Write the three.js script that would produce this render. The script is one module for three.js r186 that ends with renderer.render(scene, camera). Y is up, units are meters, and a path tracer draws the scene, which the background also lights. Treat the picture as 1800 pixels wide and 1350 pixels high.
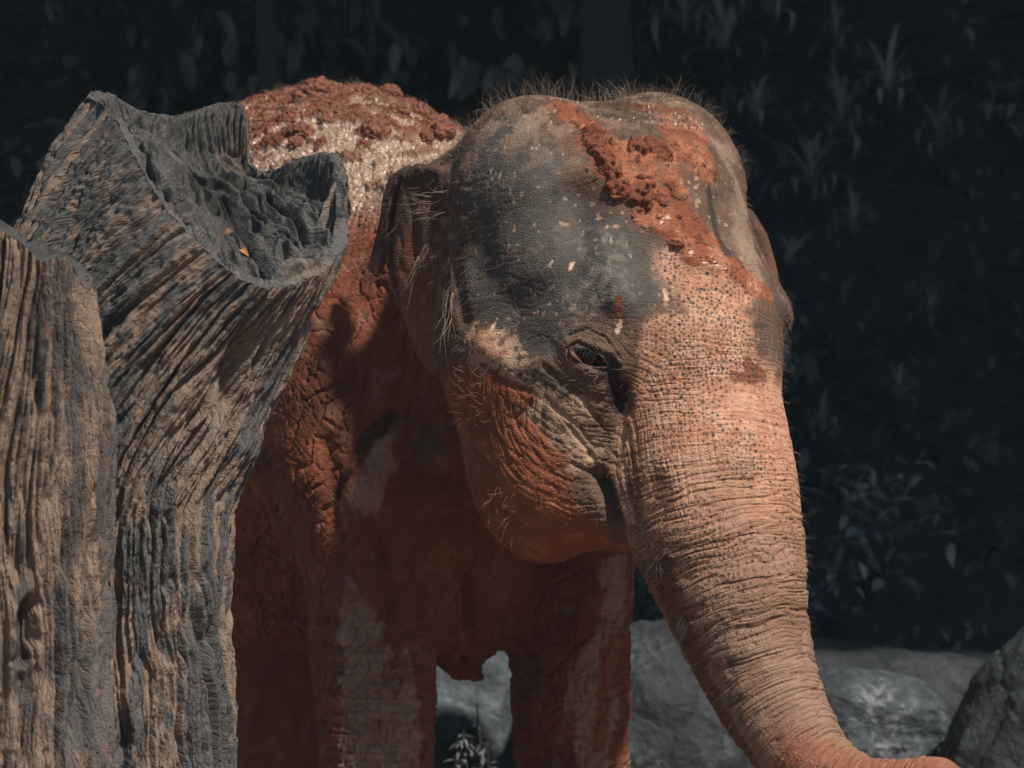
import * as THREE from 'three';
import { mergeGeometries } from 'three/addons/utils/BufferGeometryUtils.js';
// ---------- camera, sky, sun, exposure ----------
const EYE = [0, 2.0, 10], LOOK = [0, 1.72, 0], FOV = 10.79;
const scene = new THREE.Scene();
const camera = new THREE.PerspectiveCamera(FOV, 4 / 3, 0.1, 200);
camera.position.set(...EYE); camera.lookAt(...LOOK);
camera.focus = 9.75; camera.userData.fStop = 4;
const renderer = new THREE.WebGLRenderer();
renderer.toneMapping = THREE.LinearToneMapping; renderer.toneMappingExposure = 1.27;
renderer.shadowMap.enabled = true;
const SUN = [0.385, 0.80, 0.46];
{
  const w = 256, h = 128, px = new Float32Array(w * h * 4);
  for (let y = 0; y < h; y++) for (let x = 0; x < w; x++) {
    const el = (y + 0.5) / h * Math.PI - Math.PI / 2, up = Math.max(0, Math.sin(el)), o = (y * w + x) * 4;
    const k = el > 0 ? 1 : 0.25, t = Math.pow(up, 0.5);
    px[o] = (1.2 - 1.02 * t) * k; px[o + 1] = (1.45 - 1.08 * t) * k; px[o + 2] = (1.68 - 1.0 * t) * k; px[o + 3] = 1;
  }
  const sky = new THREE.DataTexture(px, w, h, THREE.RGBAFormat, THREE.FloatType);
  sky.mapping = THREE.EquirectangularReflectionMapping; sky.magFilter = THREE.LinearFilter; sky.needsUpdate = true;
  scene.background = sky; scene.environment = sky; scene.backgroundIntensity = 0.34; scene.environmentIntensity = 0.34;
}
const sun = new THREE.DirectionalLight(new THREE.Color().setRGB(1, 0.91, 0.79), 4.9);
sun.position.set(SUN[0] * 20, SUN[1] * 20, SUN[2] * 20); sun.castShadow = true; sun.shadow.radius = 5;
sun.shadow.mapSize.set(4096, 4096);
Object.assign(sun.shadow.camera, { left: -8, right: 8, top: 8, bottom: -8, near: 1, far: 60 });
scene.add(sun, sun.target);
scene.fog = new THREE.FogExp2(new THREE.Color().setRGB(0.6, 0.88, 1), 0.001);
// ---------- small maths: vectors, seeded random numbers, noise ----------
const { sqrt, abs, min, max, sin, cos, tan, atan2, floor, exp, PI, pow, hypot, round } = Math;
const clamp = (x, a = 0, b = 1) => (x < a ? a : x > b ? b : x);
const lerp = (a, b, t) => a + (b - a) * t;
const sstep = (a, b, x) => { const t = clamp((x - a) / (b - a)); return t * t * (3 - 2 * t); };
const sub = (a, b) => [a[0] - b[0], a[1] - b[1], a[2] - b[2]];
const addv = (a, b) => [a[0] + b[0], a[1] + b[1], a[2] + b[2]];
const mul = (a, s) => [a[0] * s, a[1] * s, a[2] * s];
const dot = (a, b) => a[0] * b[0] + a[1] * b[1] + a[2] * b[2];
const cross = (a, b) => [a[1] * b[2] - a[2] * b[1], a[2] * b[0] - a[0] * b[2], a[0] * b[1] - a[1] * b[0]];
const len = (a) => hypot(a[0], a[1], a[2]);
const norm = (a) => mul(a, 1 / (len(a) || 1));
const mixv = (a, b, t) => [lerp(a[0], b[0], t), lerp(a[1], b[1], t), lerp(a[2], b[2], t)];
function rng(seed) { let s = seed >>> 0; return () => { s = (s + 0x6d2b79f5) | 0; let t = Math.imul(s ^ (s >>> 15), 1 | s); t = (t + Math.imul(t ^ (t >>> 7), 61 | t)) ^ t; return ((t ^ (t >>> 14)) >>> 0) / 4294967296; }; }
function hash3(x, y, z) { let h = Math.imul(x, 374761393) + Math.imul(y, 668265263) + Math.imul(z, 2147483647 - 1274126177); h = Math.imul(h ^ (h >>> 13), 1274126177); h = Math.imul(h ^ (h >>> 16), 2246822519); return ((h ^ (h >>> 15)) >>> 0) / 4294967296; }
// value noise, -1..1
function noise(x, y, z) {
  const xi = floor(x), yi = floor(y), zi = floor(z), a = x - xi, b = y - yi, c = z - zi;
  const u = a * a * (3 - 2 * a), v = b * b * (3 - 2 * b), w = c * c * (3 - 2 * c);
  const h = hash3;
  const x00 = lerp(h(xi, yi, zi), h(xi + 1, yi, zi), u), x10 = lerp(h(xi, yi + 1, zi), h(xi + 1, yi + 1, zi), u);
  const x01 = lerp(h(xi, yi, zi + 1), h(xi + 1, yi, zi + 1), u), x11 = lerp(h(xi, yi + 1, zi + 1), h(xi + 1, yi + 1, zi + 1), u);
  return lerp(lerp(x00, x10, v), lerp(x01, x11, v), w) * 2 - 1;
}
function fbm(x, y, z, o = 4) { let s = 0, a = 0.5; for (let i = 0; i < o; i++) { s += a * noise(x, y, z); x = x * 2.03 + 17.1; y = y * 2.03 - 5.3; z = z * 2.03 + 9.7; a *= 0.5; } return s; }
function ridged(x, y, z, o = 4) { let s = 0, a = 0.5; for (let i = 0; i < o; i++) { s += a * (1 - 2 * abs(noise(x, y, z))); x = x * 2.07 + 3.1; y = y * 2.07 + 7.7; z = z * 2.07 - 1.3; a *= 0.5; } return s; }
// distance to the edges between cells (Worley): 0 on a crack
function cracks(x, y, z, seed = 0) {
  const xi = floor(x), yi = floor(y), zi = floor(z); let d1 = 9, d2 = 9;
  for (let k = -1; k <= 1; k++) for (let j = -1; j <= 1; j++) for (let i = -1; i <= 1; i++) {
    const cx = xi + i, cy = yi + j, cz = zi + k;
    const dx = cx + hash3(cx + seed, cy, cz) - x, dy = cy + hash3(cx, cy + 57 + seed, cz) - y, dz = cz + hash3(cx, cy, cz + 131 + seed) - z;
    const d = dx * dx + dy * dy + dz * dz;
    if (d < d1) { d2 = d1; d1 = d; } else if (d < d2) d2 = d;
  }
  return sqrt(d2) - sqrt(d1);
}

// round lumps: 1 at the middle of a lump, 0 between lumps
function lumps(x, y, z, seed = 0) {
  const xi = floor(x), yi = floor(y), zi = floor(z); let b = 0;
  for (let k = -1; k <= 1; k++) for (let j = -1; j <= 1; j++) for (let i = -1; i <= 1; i++) {
    const cx = xi + i, cy = yi + j, cz = zi + k, r = 0.45 + 0.45 * hash3(cx + 9, cy + seed, cz);
    const d = hypot(cx + hash3(cx + seed, cy, cz) - x, cy + hash3(cx, cy + 57 + seed, cz) - y, cz + hash3(cx, cy, cz + 131 + seed) - z) / r;
    if (d < 1) b = max(b, r * sqrt(1 - d * d));
  }
  return b;
}

// ---------- where the camera stands; at() turns a place in the picture and a distance into a point in the world ----------
const PXM = 0.0014, FINE = 0.0043;
const CF = norm(sub(LOOK, EYE)), CR = norm(cross(CF, [0, 1, 0])), CU = cross(CR, CF), CK = tan((FOV * PI) / 360);
function ray(px, py) { const a = ((px - 900) / 675) * CK, b = ((675 - py) / 675) * CK; return norm(addv(CF, addv(mul(CR, a), mul(CU, b)))); }
function at(px, py, z) { const d = ray(px, py); return addv(EYE, mul(d, (z - EYE[2]) / d[2])); }
function toPx(p) { const v = sub(p, EYE), w = dot(v, CF); return [900 + (dot(v, CR) / w / CK) * 675, 675 - (dot(v, CU) / w / CK) * 675, w]; }
// ---------- things, parts and their names ----------
const taken = new Map();
function numbered(name) { const n = taken.get(name) ?? 0; taken.set(name, n + 1); return n ? name + '_' + String(n).padStart(3, '0') : name; }
function tag(o, label, category, group, kind) { o.userData.label = label; if (category) o.userData.category = category; if (group) o.userData.group = group; if (kind) o.userData.kind = kind; return o; }
function base(name, p, label, category, group) { const o = new THREE.Group(); o.name = numbered(name); o.position.set(...p); scene.add(o); return tag(o, label, category, group); }
function part(name, geometry, material, parent, kind) { const m = new THREE.Mesh(geometry, material); m.name = parent === scene ? numbered(name) : name; m.castShadow = m.receiveShadow = true; if (kind) m.userData.kind = kind; parent.add(m); return m; }
function geo(pos, idx, col, nrm, uv) {
  const g = new THREE.BufferGeometry();
  g.setAttribute('position', new THREE.BufferAttribute(pos instanceof Float32Array ? pos : new Float32Array(pos), 3));
  if (idx) g.setIndex(new THREE.BufferAttribute(idx instanceof Uint32Array ? idx : new Uint32Array(idx), 1));
  if (col) g.setAttribute('color', new THREE.BufferAttribute(col, 3));
  if (uv) g.setAttribute('uv', new THREE.BufferAttribute(new Float32Array(uv), 2));
  if (nrm) g.setAttribute('normal', new THREE.BufferAttribute(nrm, 3)); else g.computeVertexNormals();
  return g;
}
const rgb = (r, g, b) => new THREE.Color().setRGB(r, g, b);
// ---------- fine relief, as tiles: cracked skin and fibrous bark ----------
function tile(size, fn, repeat) {
  const d = new Uint8Array(size * size * 4);
  for (let y = 0; y < size; y++) for (let x = 0; x < size; x++) { const v = clamp(fn(x / size, y / size)) * 255, o = (y * size + x) * 4; d[o] = d[o + 1] = d[o + 2] = v; d[o + 3] = 255; }
  const t = new THREE.DataTexture(d, size, size, THREE.RGBAFormat); t.wrapS = t.wrapT = THREE.RepeatWrapping; t.magFilter = THREE.LinearFilter; t.repeat.set(...repeat); t.needsUpdate = true; return t;
}
const wrapCell = (i, n) => ((i % n) + n) % n;
function tileCracks(u, v, n, m, seed) { const x = u * n, y = v * m, xi = floor(x), yi = floor(y); let a = 9, b = 9; for (let j = -1; j <= 1; j++) for (let i = -1; i <= 1; i++) { const cx = wrapCell(xi + i, n), cy = wrapCell(yi + j, m), dx = xi + i + hash3(cx, cy, seed) - x, dy = yi + j + hash3(cx, cy, seed + 40) - y, d = dx * dx + dy * dy; if (d < a) { b = a; a = d; } else if (d < b) b = d; } return sqrt(b) - sqrt(a); }
function tileNoise(u, v, n, m, seed) { const x = u * n, y = v * m, xi = floor(x), yi = floor(y), a = x - xi, b = y - yi, s = a * a * (3 - 2 * a), t = b * b * (3 - 2 * b), h = (i, j) => hash3(wrapCell(i, n), wrapCell(j, m), seed); return lerp(lerp(h(xi, yi), h(xi + 1, yi), s), lerp(h(xi, yi + 1), h(xi + 1, yi + 1), s), t); }
const skinBump = tile(1024, (u, v) => { const w = 0.02 * tileNoise(u, v, 12, 12, 7), k = tileCracks(u + w, v + w, 60, 84, 3), k2 = tileCracks(u, v + w, 130, 130, 5); return 0.25 + 0.4 * sstep(0, 0.28, k) + 0.2 * sstep(0, 0.3, k2) + 0.15 * tileNoise(u, v, 300, 300, 1); }, [2, 2]);
const barkBump = tile(1024, (u, v) => { const w = 0.015 * tileNoise(u, v, 16, 10, 2), f = tileNoise(u + w, v, 120, 14, 3), g = tileNoise(u + w, v, 260, 40, 4), q = tileNoise(u, v, 180, 180, 5), c = tileCracks(u + w, v, 46, 10, 9); return 0.1 + 0.3 * f + 0.2 * g + 0.2 * q + 0.2 * sstep(0, 0.2, c); }, [2, 2]);
const stoneBump = tile(512, (u, v) => 0.4 * tileNoise(u, v, 40, 40, 1) + 0.3 * tileNoise(u, v, 90, 90, 2) + 0.3 * sstep(0, 0.06, tileCracks(u, v, 7, 7, 4)), [2, 2]);
// ---------- the elephant's shape: rounded bones and masses joined smoothly ----------
const smin = (a, b, k) => { const h = k - abs(a - b); return h > 0 ? min(a, b) - (h * h * 0.25) / k : min(a, b); };
const smax = (a, b, k) => -smin(-a, -b, k);
function ell(c, r, basis = [[1, 0, 0], [0, 1, 0], [0, 0, 1]]) {
  const [A, B, C] = basis, [ra, rb, rc] = r;
  const f = (x, y, z) => {
    const dx = x - c[0], dy = y - c[1], dz = z - c[2];
    const a = (dx * A[0] + dy * A[1] + dz * A[2]) / ra, b = (dx * B[0] + dy * B[1] + dz * B[2]) / rb, e = (dx * C[0] + dy * C[1] + dz * C[2]) / rc;
    const k0 = sqrt(a * a + b * b + e * e), k1 = sqrt((a * a) / ra / ra + (b * b) / rb / rb + (e * e) / rc / rc);
    return k1 < 1e-9 ? -min(ra, rb, rc) : (k0 * (k0 - 1)) / k1;
  };
  f.c = c; f.R = max(ra, rb, rc); return f;
}
function cone(a, b, ra, rb) {  // a round cone from a to b
  const ba = sub(b, a), l2 = dot(ba, ba), rr = ra - rb, a2 = l2 - rr * rr, il2 = 1 / l2;
  const f = (x, y, z) => {
    const px = x - a[0], py = y - a[1], pz = z - a[2], yy = px * ba[0] + py * ba[1] + pz * ba[2], zz = yy - l2;
    const qx = px * l2 - ba[0] * yy, qy = py * l2 - ba[1] * yy, qz = pz * l2 - ba[2] * yy;
    const x2 = qx * qx + qy * qy + qz * qz, y2 = yy * yy * l2, z2 = zz * zz * l2, k = Math.sign(rr) * rr * rr * x2;
    if (Math.sign(zz) * a2 * z2 > k) return sqrt(x2 + z2) * il2 - rb;
    if (Math.sign(yy) * a2 * y2 < k) return sqrt(x2 + y2) * il2 - ra;
    return (sqrt(x2 * a2 * il2) + yy * rr) * il2 - ra;
  };
  f.c = mul(addv(a, b), 0.5); f.R = sqrt(l2) / 2 + max(ra, rb); return f;
}
function sheet(poly, zOf, t, bend) {  // a flap: an outline on an upright plane, with thickness and a bend
  const pts = poly.map(([x, y]) => at(x, y, zOf(x))), c = mul(pts.reduce(addv), 1 / pts.length);
  let W = sub(at(poly[0][0] + 100, 0, zOf(poly[0][0] + 100)), at(poly[0][0], 0, zOf(poly[0][0]))); W[1] = 0; W = norm(W);
  const N = [-W[2], 0, W[0]], P = pts.map((p) => [dot(sub(p, c), W), p[1] - c[1]]);
  const f = (x, y, z) => {
    const dx = x - c[0], dz = z - c[2], u = dx * W[0] + dz * W[2], v = y - c[1]; let n = dx * N[0] + dz * N[2];
    n += bend(u, v);
    let d = 1e9, s = 1;
    for (let i = 0, j = P.length - 1; i < P.length; j = i++) {
      const ex = P[j][0] - P[i][0], ey = P[j][1] - P[i][1], wx = u - P[i][0], wy = v - P[i][1], h = clamp((wx * ex + wy * ey) / (ex * ex + ey * ey));
      const bx = wx - ex * h, by = wy - ey * h; d = min(d, bx * bx + by * by);
      const c1 = v >= P[i][1], c2 = v < P[j][1], c3 = ex * wy > ey * wx;
      if ((c1 && c2 && c3) || (!c1 && !c2 && !c3)) s = -s;
    }
    const d2 = s * sqrt(d) + t, dn = abs(n);
    return (d2 > 0 ? hypot(d2, dn) : dn) - t;   // rounded edge
  };
  f.c = c; f.R = max(...P.map((p) => hypot(p[0], p[1]))) + 0.06; return f;
}
function spline(pts, n) {  // Catmull-Rom through rows of numbers
  const out = [];
  for (let i = 0; i < pts.length - 1; i++) for (let j = 0; j < n; j++) {
    const a = pts[max(0, i - 1)], b = pts[i], c = pts[i + 1], d = pts[min(pts.length - 1, i + 2)], t = j / n;
    out.push(b.map((_, k) => 0.5 * (2 * b[k] + (c[k] - a[k]) * t + (2 * a[k] - 5 * b[k] + 4 * c[k] - d[k]) * t * t + (3 * b[k] - a[k] - 3 * c[k] + d[k]) * t * t * t)));
  }
  out.push(pts[pts.length - 1]); return out;
}
// the head's own axes: r to the elephant's right (towards the camera), u up, f forward
const HEAD = at(1200, 590, 0), HY = 0.733, HROLL = 0.05;
const hf = [sin(HY), 0, cos(HY)], r0 = [-cos(HY), 0, sin(HY)];
const hr = [r0[0] * cos(HROLL), -sin(HROLL), r0[2] * cos(HROLL)], hu = [r0[0] * sin(HROLL), cos(HROLL), r0[2] * sin(HROLL)];
const HB = [hr, hu, hf];
const hl = (r, u, f) => addv(HEAD, addv(mul(hr, r), addv(mul(hu, u), mul(hf, f))));
const toHead = (p) => { const v = sub(p, HEAD); return [dot(v, hr), dot(v, hu), dot(v, hf)]; };
// the trunk: centre line (picture x, y), depth, radius in picture points
const TRUNK = spline([
  [1238, 560, 0.02, 120], [1234, 640, 0.05, 134], [1236, 700, 0.07, 137], [1239, 780, 0.10, 150], [1246, 850, 0.12, 157], [1258, 920, 0.15, 153], [1273, 980, 0.17, 145],
  [1290, 1040, 0.2, 131], [1307, 1100, 0.22, 117], [1326, 1160, 0.25, 106], [1350, 1220, 0.28, 97], [1385, 1285, 0.32, 86], [1440, 1352, 0.38, 72], [1515, 1388, 0.45, 61], [1590, 1390, 0.52, 57], [1640, 1380, 0.56, 52],
], 5).map(([x, y, z, r]) => ({ p: at(x, y, z), r: r * PXM * (10 - z) / 10 }));
{ let s = 0; TRUNK.forEach((q, i) => { if (i) s += len(sub(q.p, TRUNK[i - 1].p)); q.s = s; }); }
const SIDES = [1, -1];
const headParts = [], bodyParts = [], cuts = [];
const H = (k, f) => headParts.push([f, k]), B = (k, f) => bodyParts.push([f, k]);
H(0.05, ell(hl(0.015, 0.17, -0.25), [0.345, 0.38, 0.36], HB));
H(0.08, ell(hl(0, 0.4, -0.3), [0.2, 0.18, 0.2], HB));                                    // between the crown domes
for (const s of SIDES) {
  H(0.07, ell(hl(0.2 * s, 0.34, -0.29), [0.215, 0.265, 0.25], HB));                      // crown domes
  H(0.12, s > 0 ? cone(hl(0.29, 0.1, -0.3), hl(0.27, 0.14, -0.12), 0.15, 0.12) : cone(hl(-0.23, 0.1, -0.32), hl(-0.21, 0.14, -0.14), 0.14, 0.11));           // temple
  H(0.1, cone(hl(0.22 * s, 0.06, 0.02), hl(0.3 * s, s > 0 ? 0.035 : 0.06, -0.06), 0.085, 0.07));          // brow
  H(0.06, s > 0 ? ell(hl(0.272, -0.028, -0.015), [0.085, 0.075, 0.085], HB) : ell(hl(-0.288, 0.03, -0.01), [0.07, 0.055, 0.075], HB));                   // eyeball's bulge
  H(0.16, cone(hl(0.33 * s, -0.06, -0.34), hl(0.25 * s, -0.12, -0.08), 0.115, 0.08));     // cheek bone
  H(0.11, ell(hl(0.26 * s, -0.25, -0.24), [0.18, 0.3, 0.22], HB));                       // cheek
  H(0.08, cone(hl(0.18 * s, -0.38, -0.07), hl(0.1 * s, -0.44, 0.07), 0.12, 0.09));         // lower lip
}
H(0.1, ell(hl(0, -0.36, -0.12), [0.2, 0.2, 0.2], HB));
H(0.12, cone(hl(0, 0.27, -0.12), hl(0, -0.02, 0.04), 0.22, 0.19));                         // forehead to trunk root
H(0.1, cone(at(870, 300, -0.26), at(748, 350, -0.42), 0.105, 0.075));                            // nape behind the near ear
const trunkSegs = TRUNK.slice(1).map((q, i) => cone(TRUNK[i].p, q.p, TRUNK[i].r, q.r));
const tipPoint = TRUNK[TRUNK.length - 1].p;
const finger = cone(tipPoint, addv(tipPoint, [0.06, 0.03, 0.045]), 0.05, 0.018);
const nostrils = SIDES.map((s) => ell(addv(tipPoint, [0.06, -0.02, 0.06 + 0.02 * s]), [0.035, 0.012, 0.012]));
// neck and body
const bp = (px, py, z, r) => [at(px, py, z), r * PXM];
const seg = (a, b) => cone(a[0], b[0], a[1], b[1]);
B(0.15, seg(bp(960, 470, -0.35, 210), bp(720, 520, -0.8, 250)));                  // neck
B(0.15, seg(bp(950, 690, -0.3, 170), bp(770, 760, -0.65, 210)));                  // throat
const by = 0.38, BB = [[-cos(by), 0, sin(by)], [0, 1, 0], [sin(by), 0, cos(by)]];
const bc = at(570, 665, -1.55);
B(0.1, ell(bc, [0.6, 0.815, 1.15], BB));                                            // barrel
B(0.2, ell(at(590, 600, -1.0), [0.47, 0.58, 0.5], BB));                           // withers
B(0.12, ell(at(640, 720, -0.62), [0.27, 0.42, 0.3], BB));                          // shoulder
B(0.12, seg(bp(636, 860, -0.5, 132), bp(655, 1060, -0.5, 120)));                  // near fore leg
B(0.004, seg(bp(655, 1060, -0.5, 120), bp(662, 1340, -0.47, 110)));
B(0.004, seg(bp(662, 1340, -0.47, 110), bp(655, 1700, -0.47, 100)));
B(0.004, seg(bp(655, 1700, -0.47, 100), bp(655, 1850, -0.45, 122)));
B(0.12, ell(at(930, 800, -0.95), [0.27, 0.45, 0.3], BB));                          // far shoulder
B(0.1, seg(bp(1000, 900, -0.8, 130), bp(1004, 1120, -0.8, 116)));
B(0.004, seg(bp(1004, 1120, -0.8, 116), bp(1004, 1340, -0.78, 114)));
B(0.004, seg(bp(1004, 1340, -0.78, 114), bp(1004, 1700, -0.78, 104)));
B(0.004, seg(bp(1004, 1700, -0.78, 104), bp(1004, 1850, -0.76, 122)));
B(0.1, seg(bp(800, 900, -0.62, 130), bp(806, 1080, -0.7, 96)));                   // breast
B(0.07, seg(bp(800, 1080, -0.72, 60), bp(812, 1165, -0.8, 32)));
B(0.02, cone(at(828, 1180, -0.8), at(846, 1192, -0.78), 0.02, 0.008));             // teat
for (const [x, z, r] of [[505, -2.35, 150], [1000, -2.5, 118]]) { B(0.1, seg(bp(x, 900, z, r * 1.3), bp(x, 1200, z, r))); B(0.06, seg(bp(x, 1200, z, r), bp(x, 1700, z, r * 0.85))); }
// ears
const nearEar = sheet([[700, 322], [715, 302], [735, 292], [760, 288], [785, 290], [830, 380], [835, 520], [820, 600], [800, 640], [752, 658], [732, 628], [704, 580], [690, 540], [681, 470], [680, 380]],
  (x) => -0.05 + (x - 800) * 0.0011, 0.013, (u, v) => 0.9 * (u + 0.03) * (u + 0.03) - 0.02 * sin(v * 9));
const nearEarBack = sheet([[720, 288], [688, 312], [676, 350], [664, 410], [644, 466], [652, 481], [668, 481], [684, 440], [694, 380], [715, 330]], (x) => -0.2 + (x - 700) * 0.0012, 0.013, (u) => 0.8 * u * u);
const farEar = sheet([[1270, 340], [1318, 372], [1345, 415], [1362, 470], [1371, 520], [1366, 580], [1372, 640], [1300, 660], [1240, 560]], (x) => -0.62 + (x - 1350) * 0.0006, 0.013, () => 0);
// tucks and hollows that are cut in
const cut = (k, f) => cuts.push([f, k]);
function castRay(px, py, shape = elephant, t0 = 8) {  // the point of a surface that the camera sees at a place in the picture
  const d = ray(px, py); let t = t0;
  for (let k = 0; k < 200 && t < 14; k++) { const p = addv(EYE, mul(d, t)), s = shape(...p); if (s < 0.0008) return p; t += s * 0.8; }
  return null;
}
function join(list, x, y, z, start = 1e9) {
  let d = start;
  for (let i = 0; i < list.length; i++) {
    const [f, k] = list[i], c = f.c, dx = x - c[0], dy = y - c[1], dz = z - c[2], b = f.R + d + k;
    if (d < 1e8 && (b < 0 || dx * dx + dy * dy + dz * dz > b * b)) continue;
    d = d > 1e8 ? f(x, y, z) : smin(d, f(x, y, z), k);
  }
  return d;
}
function trunkDist(x, y, z) {
  let d = 1e9;
  for (const f of trunkSegs) { const c = f.c, b = f.R + d, q = (x - c[0]) ** 2 + (y - c[1]) ** 2 + (z - c[2]) ** 2; if (d < 1e8 && (b < 0 || q > b * b)) continue; d = min(d, f(x, y, z)); }
  return d;
}
function elephant(x, y, z) {
  let d = join(headParts, x, y, z);
  let t = smin(trunkDist(x, y, z), finger(x, y, z), 0.03);
  for (const n of nostrils) t = smax(t, -n(x, y, z), 0.01);
  d = smin(d, t, 0.085);
  d = smin(d, smin(nearEar(x, y, z), nearEarBack(x, y, z), 0.015), 0.03);
  const b = join(bodyParts, x, y, z);
  d = smin(d, b, 0.05);
  d = smin(d, farEar(x, y, z), 0.03);
  for (const [f, k] of cuts) { const c = f.c, q = (x - c[0]) ** 2 + (y - c[1]) ** 2 + (z - c[2]) ** 2; if (q < (f.R + k + 0.1) ** 2) d = smax(d, -f(x, y, z), k); }
  return d;
}

// ---------- the elephant's surface: a net of triangles on the shape, finer where the camera is near ----------
function surfaceNet(shape, lo, hi, h, reach = 1.6) {
  const NB = 8, bs = h * NB, nb = [0, 1, 2].map((i) => Math.ceil((hi[i] - lo[i]) / bs)), nc = nb.map((n) => n * NB + 1);
  const vals = new Map(), verts = [], cellVert = new Map(), idx = [];
  const gk = (i, j, k) => (i * nc[1] + j) * nc[2] + k;
  const blocks = [];
  for (let a = 0; a < nb[0]; a++) for (let b = 0; b < nb[1]; b++) for (let c = 0; c < nb[2]; c++) {
    const m = [lo[0] + (a + 0.5) * bs, lo[1] + (b + 0.5) * bs, lo[2] + (c + 0.5) * bs];
    if (abs(shape(...m)) < bs * 0.87 * reach) blocks.push([a, b, c]);
  }
  const G = NB + 1, grid = new Float32Array(G * G * G);
  const faces = [];
  for (const [a, b, c] of blocks) {
    for (let i = 0; i < G; i++) for (let j = 0; j < G; j++) for (let k = 0; k < G; k++) {
      const onFace = i === 0 || j === 0 || k === 0 || i === NB || j === NB || k === NB, I = a * NB + i, J = b * NB + j, K = c * NB + k;
      let v; if (onFace) { const key = gk(I, J, K); v = vals.get(key); if (v === undefined) { v = shape(lo[0] + I * h, lo[1] + J * h, lo[2] + K * h); vals.set(key, v); } }
      else v = shape(lo[0] + I * h, lo[1] + J * h, lo[2] + K * h);
      grid[(i * G + j) * G + k] = v;
    }
    const g = (i, j, k) => grid[(i * G + j) * G + k];
    for (let i = 0; i < NB; i++) for (let j = 0; j < NB; j++) for (let k = 0; k < NB; k++) {
      let n = 0, x = 0, y = 0, z = 0;
      const c8 = [g(i, j, k), g(i + 1, j, k), g(i, j + 1, k), g(i + 1, j + 1, k), g(i, j, k + 1), g(i + 1, j, k + 1), g(i, j + 1, k + 1), g(i + 1, j + 1, k + 1)];
      for (let e = 0; e < 12; e++) {
        const A = [0, 2, 4, 6, 0, 1, 4, 5, 0, 1, 2, 3][e], Bv = [1, 3, 5, 7, 2, 3, 6, 7, 4, 5, 6, 7][e], va = c8[A], vb = c8[Bv];
        if (va < 0 === vb < 0) continue;
        const t = va / (va - vb);
        x += lerp(A & 1, Bv & 1, t); y += lerp((A >> 1) & 1, (Bv >> 1) & 1, t); z += lerp((A >> 2) & 1, (Bv >> 2) & 1, t); n++;
      }
      if (!n) continue;
      const I = a * NB + i, J = b * NB + j, K = c * NB + k;
      cellVert.set(gk(I, J, K), verts.length / 3);
      verts.push(lo[0] + (I + x / n) * h, lo[1] + (J + y / n) * h, lo[2] + (K + z / n) * h);
    }
    // sign changes along the three edges that leave each grid point
    for (let i = 0; i < NB; i++) for (let j = 0; j < NB; j++) for (let k = 0; k < NB; k++) {
      const v = g(i, j, k) < 0, I = a * NB + i, J = b * NB + j, K = c * NB + k;
      if (v !== g(i + 1, j, k) < 0) faces.push(0, I, J, K, v ? 1 : 0);
      if (v !== g(i, j + 1, k) < 0) faces.push(1, I, J, K, v ? 1 : 0);
      if (v !== g(i, j, k + 1) < 0) faces.push(2, I, J, K, v ? 1 : 0);
    }
  }
  for (let q = 0; q < faces.length; q += 5) {
    const [ax, I, J, K, inside] = faces.slice(q, q + 5);
    const o = ax === 0 ? [[0, -1, -1], [0, 0, -1], [0, 0, 0], [0, -1, 0]] : ax === 1 ? [[-1, 0, -1], [-1, 0, 0], [0, 0, 0], [0, 0, -1]] : [[-1, -1, 0], [0, -1, 0], [0, 0, 0], [-1, 0, 0]];
    const c = o.map((d) => cellVert.get(gk(I + d[0], J + d[1], K + d[2])));
    if (c.some((v) => v === undefined)) continue;
    if (inside) idx.push(c[0], c[1], c[2], c[0], c[2], c[3]); else idx.push(c[0], c[2], c[1], c[0], c[3], c[2]);
  }
  return { pos: verts, idx };
}
const gradient = (f, x, y, z, e = 0.004) => {
  const a = f(x + e, y - e, z - e), b = f(x - e, y - e, z + e), c = f(x - e, y + e, z - e), d = f(x + e, y + e, z + e);
  return norm([a - b - c + d, -a - b + c + d, -a + b - c + d]);
};
function project(shape, pos, steps = 2) {
  for (let i = 0; i < pos.length; i += 3) for (let s = 0; s < steps; s++) {
    const d = shape(pos[i], pos[i + 1], pos[i + 2]); if (abs(d) < 2e-4) break;
    const n = gradient(shape, pos[i], pos[i + 1], pos[i + 2]); pos[i] -= n[0] * d; pos[i + 1] -= n[1] * d; pos[i + 2] -= n[2] * d;
  }
}
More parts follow.
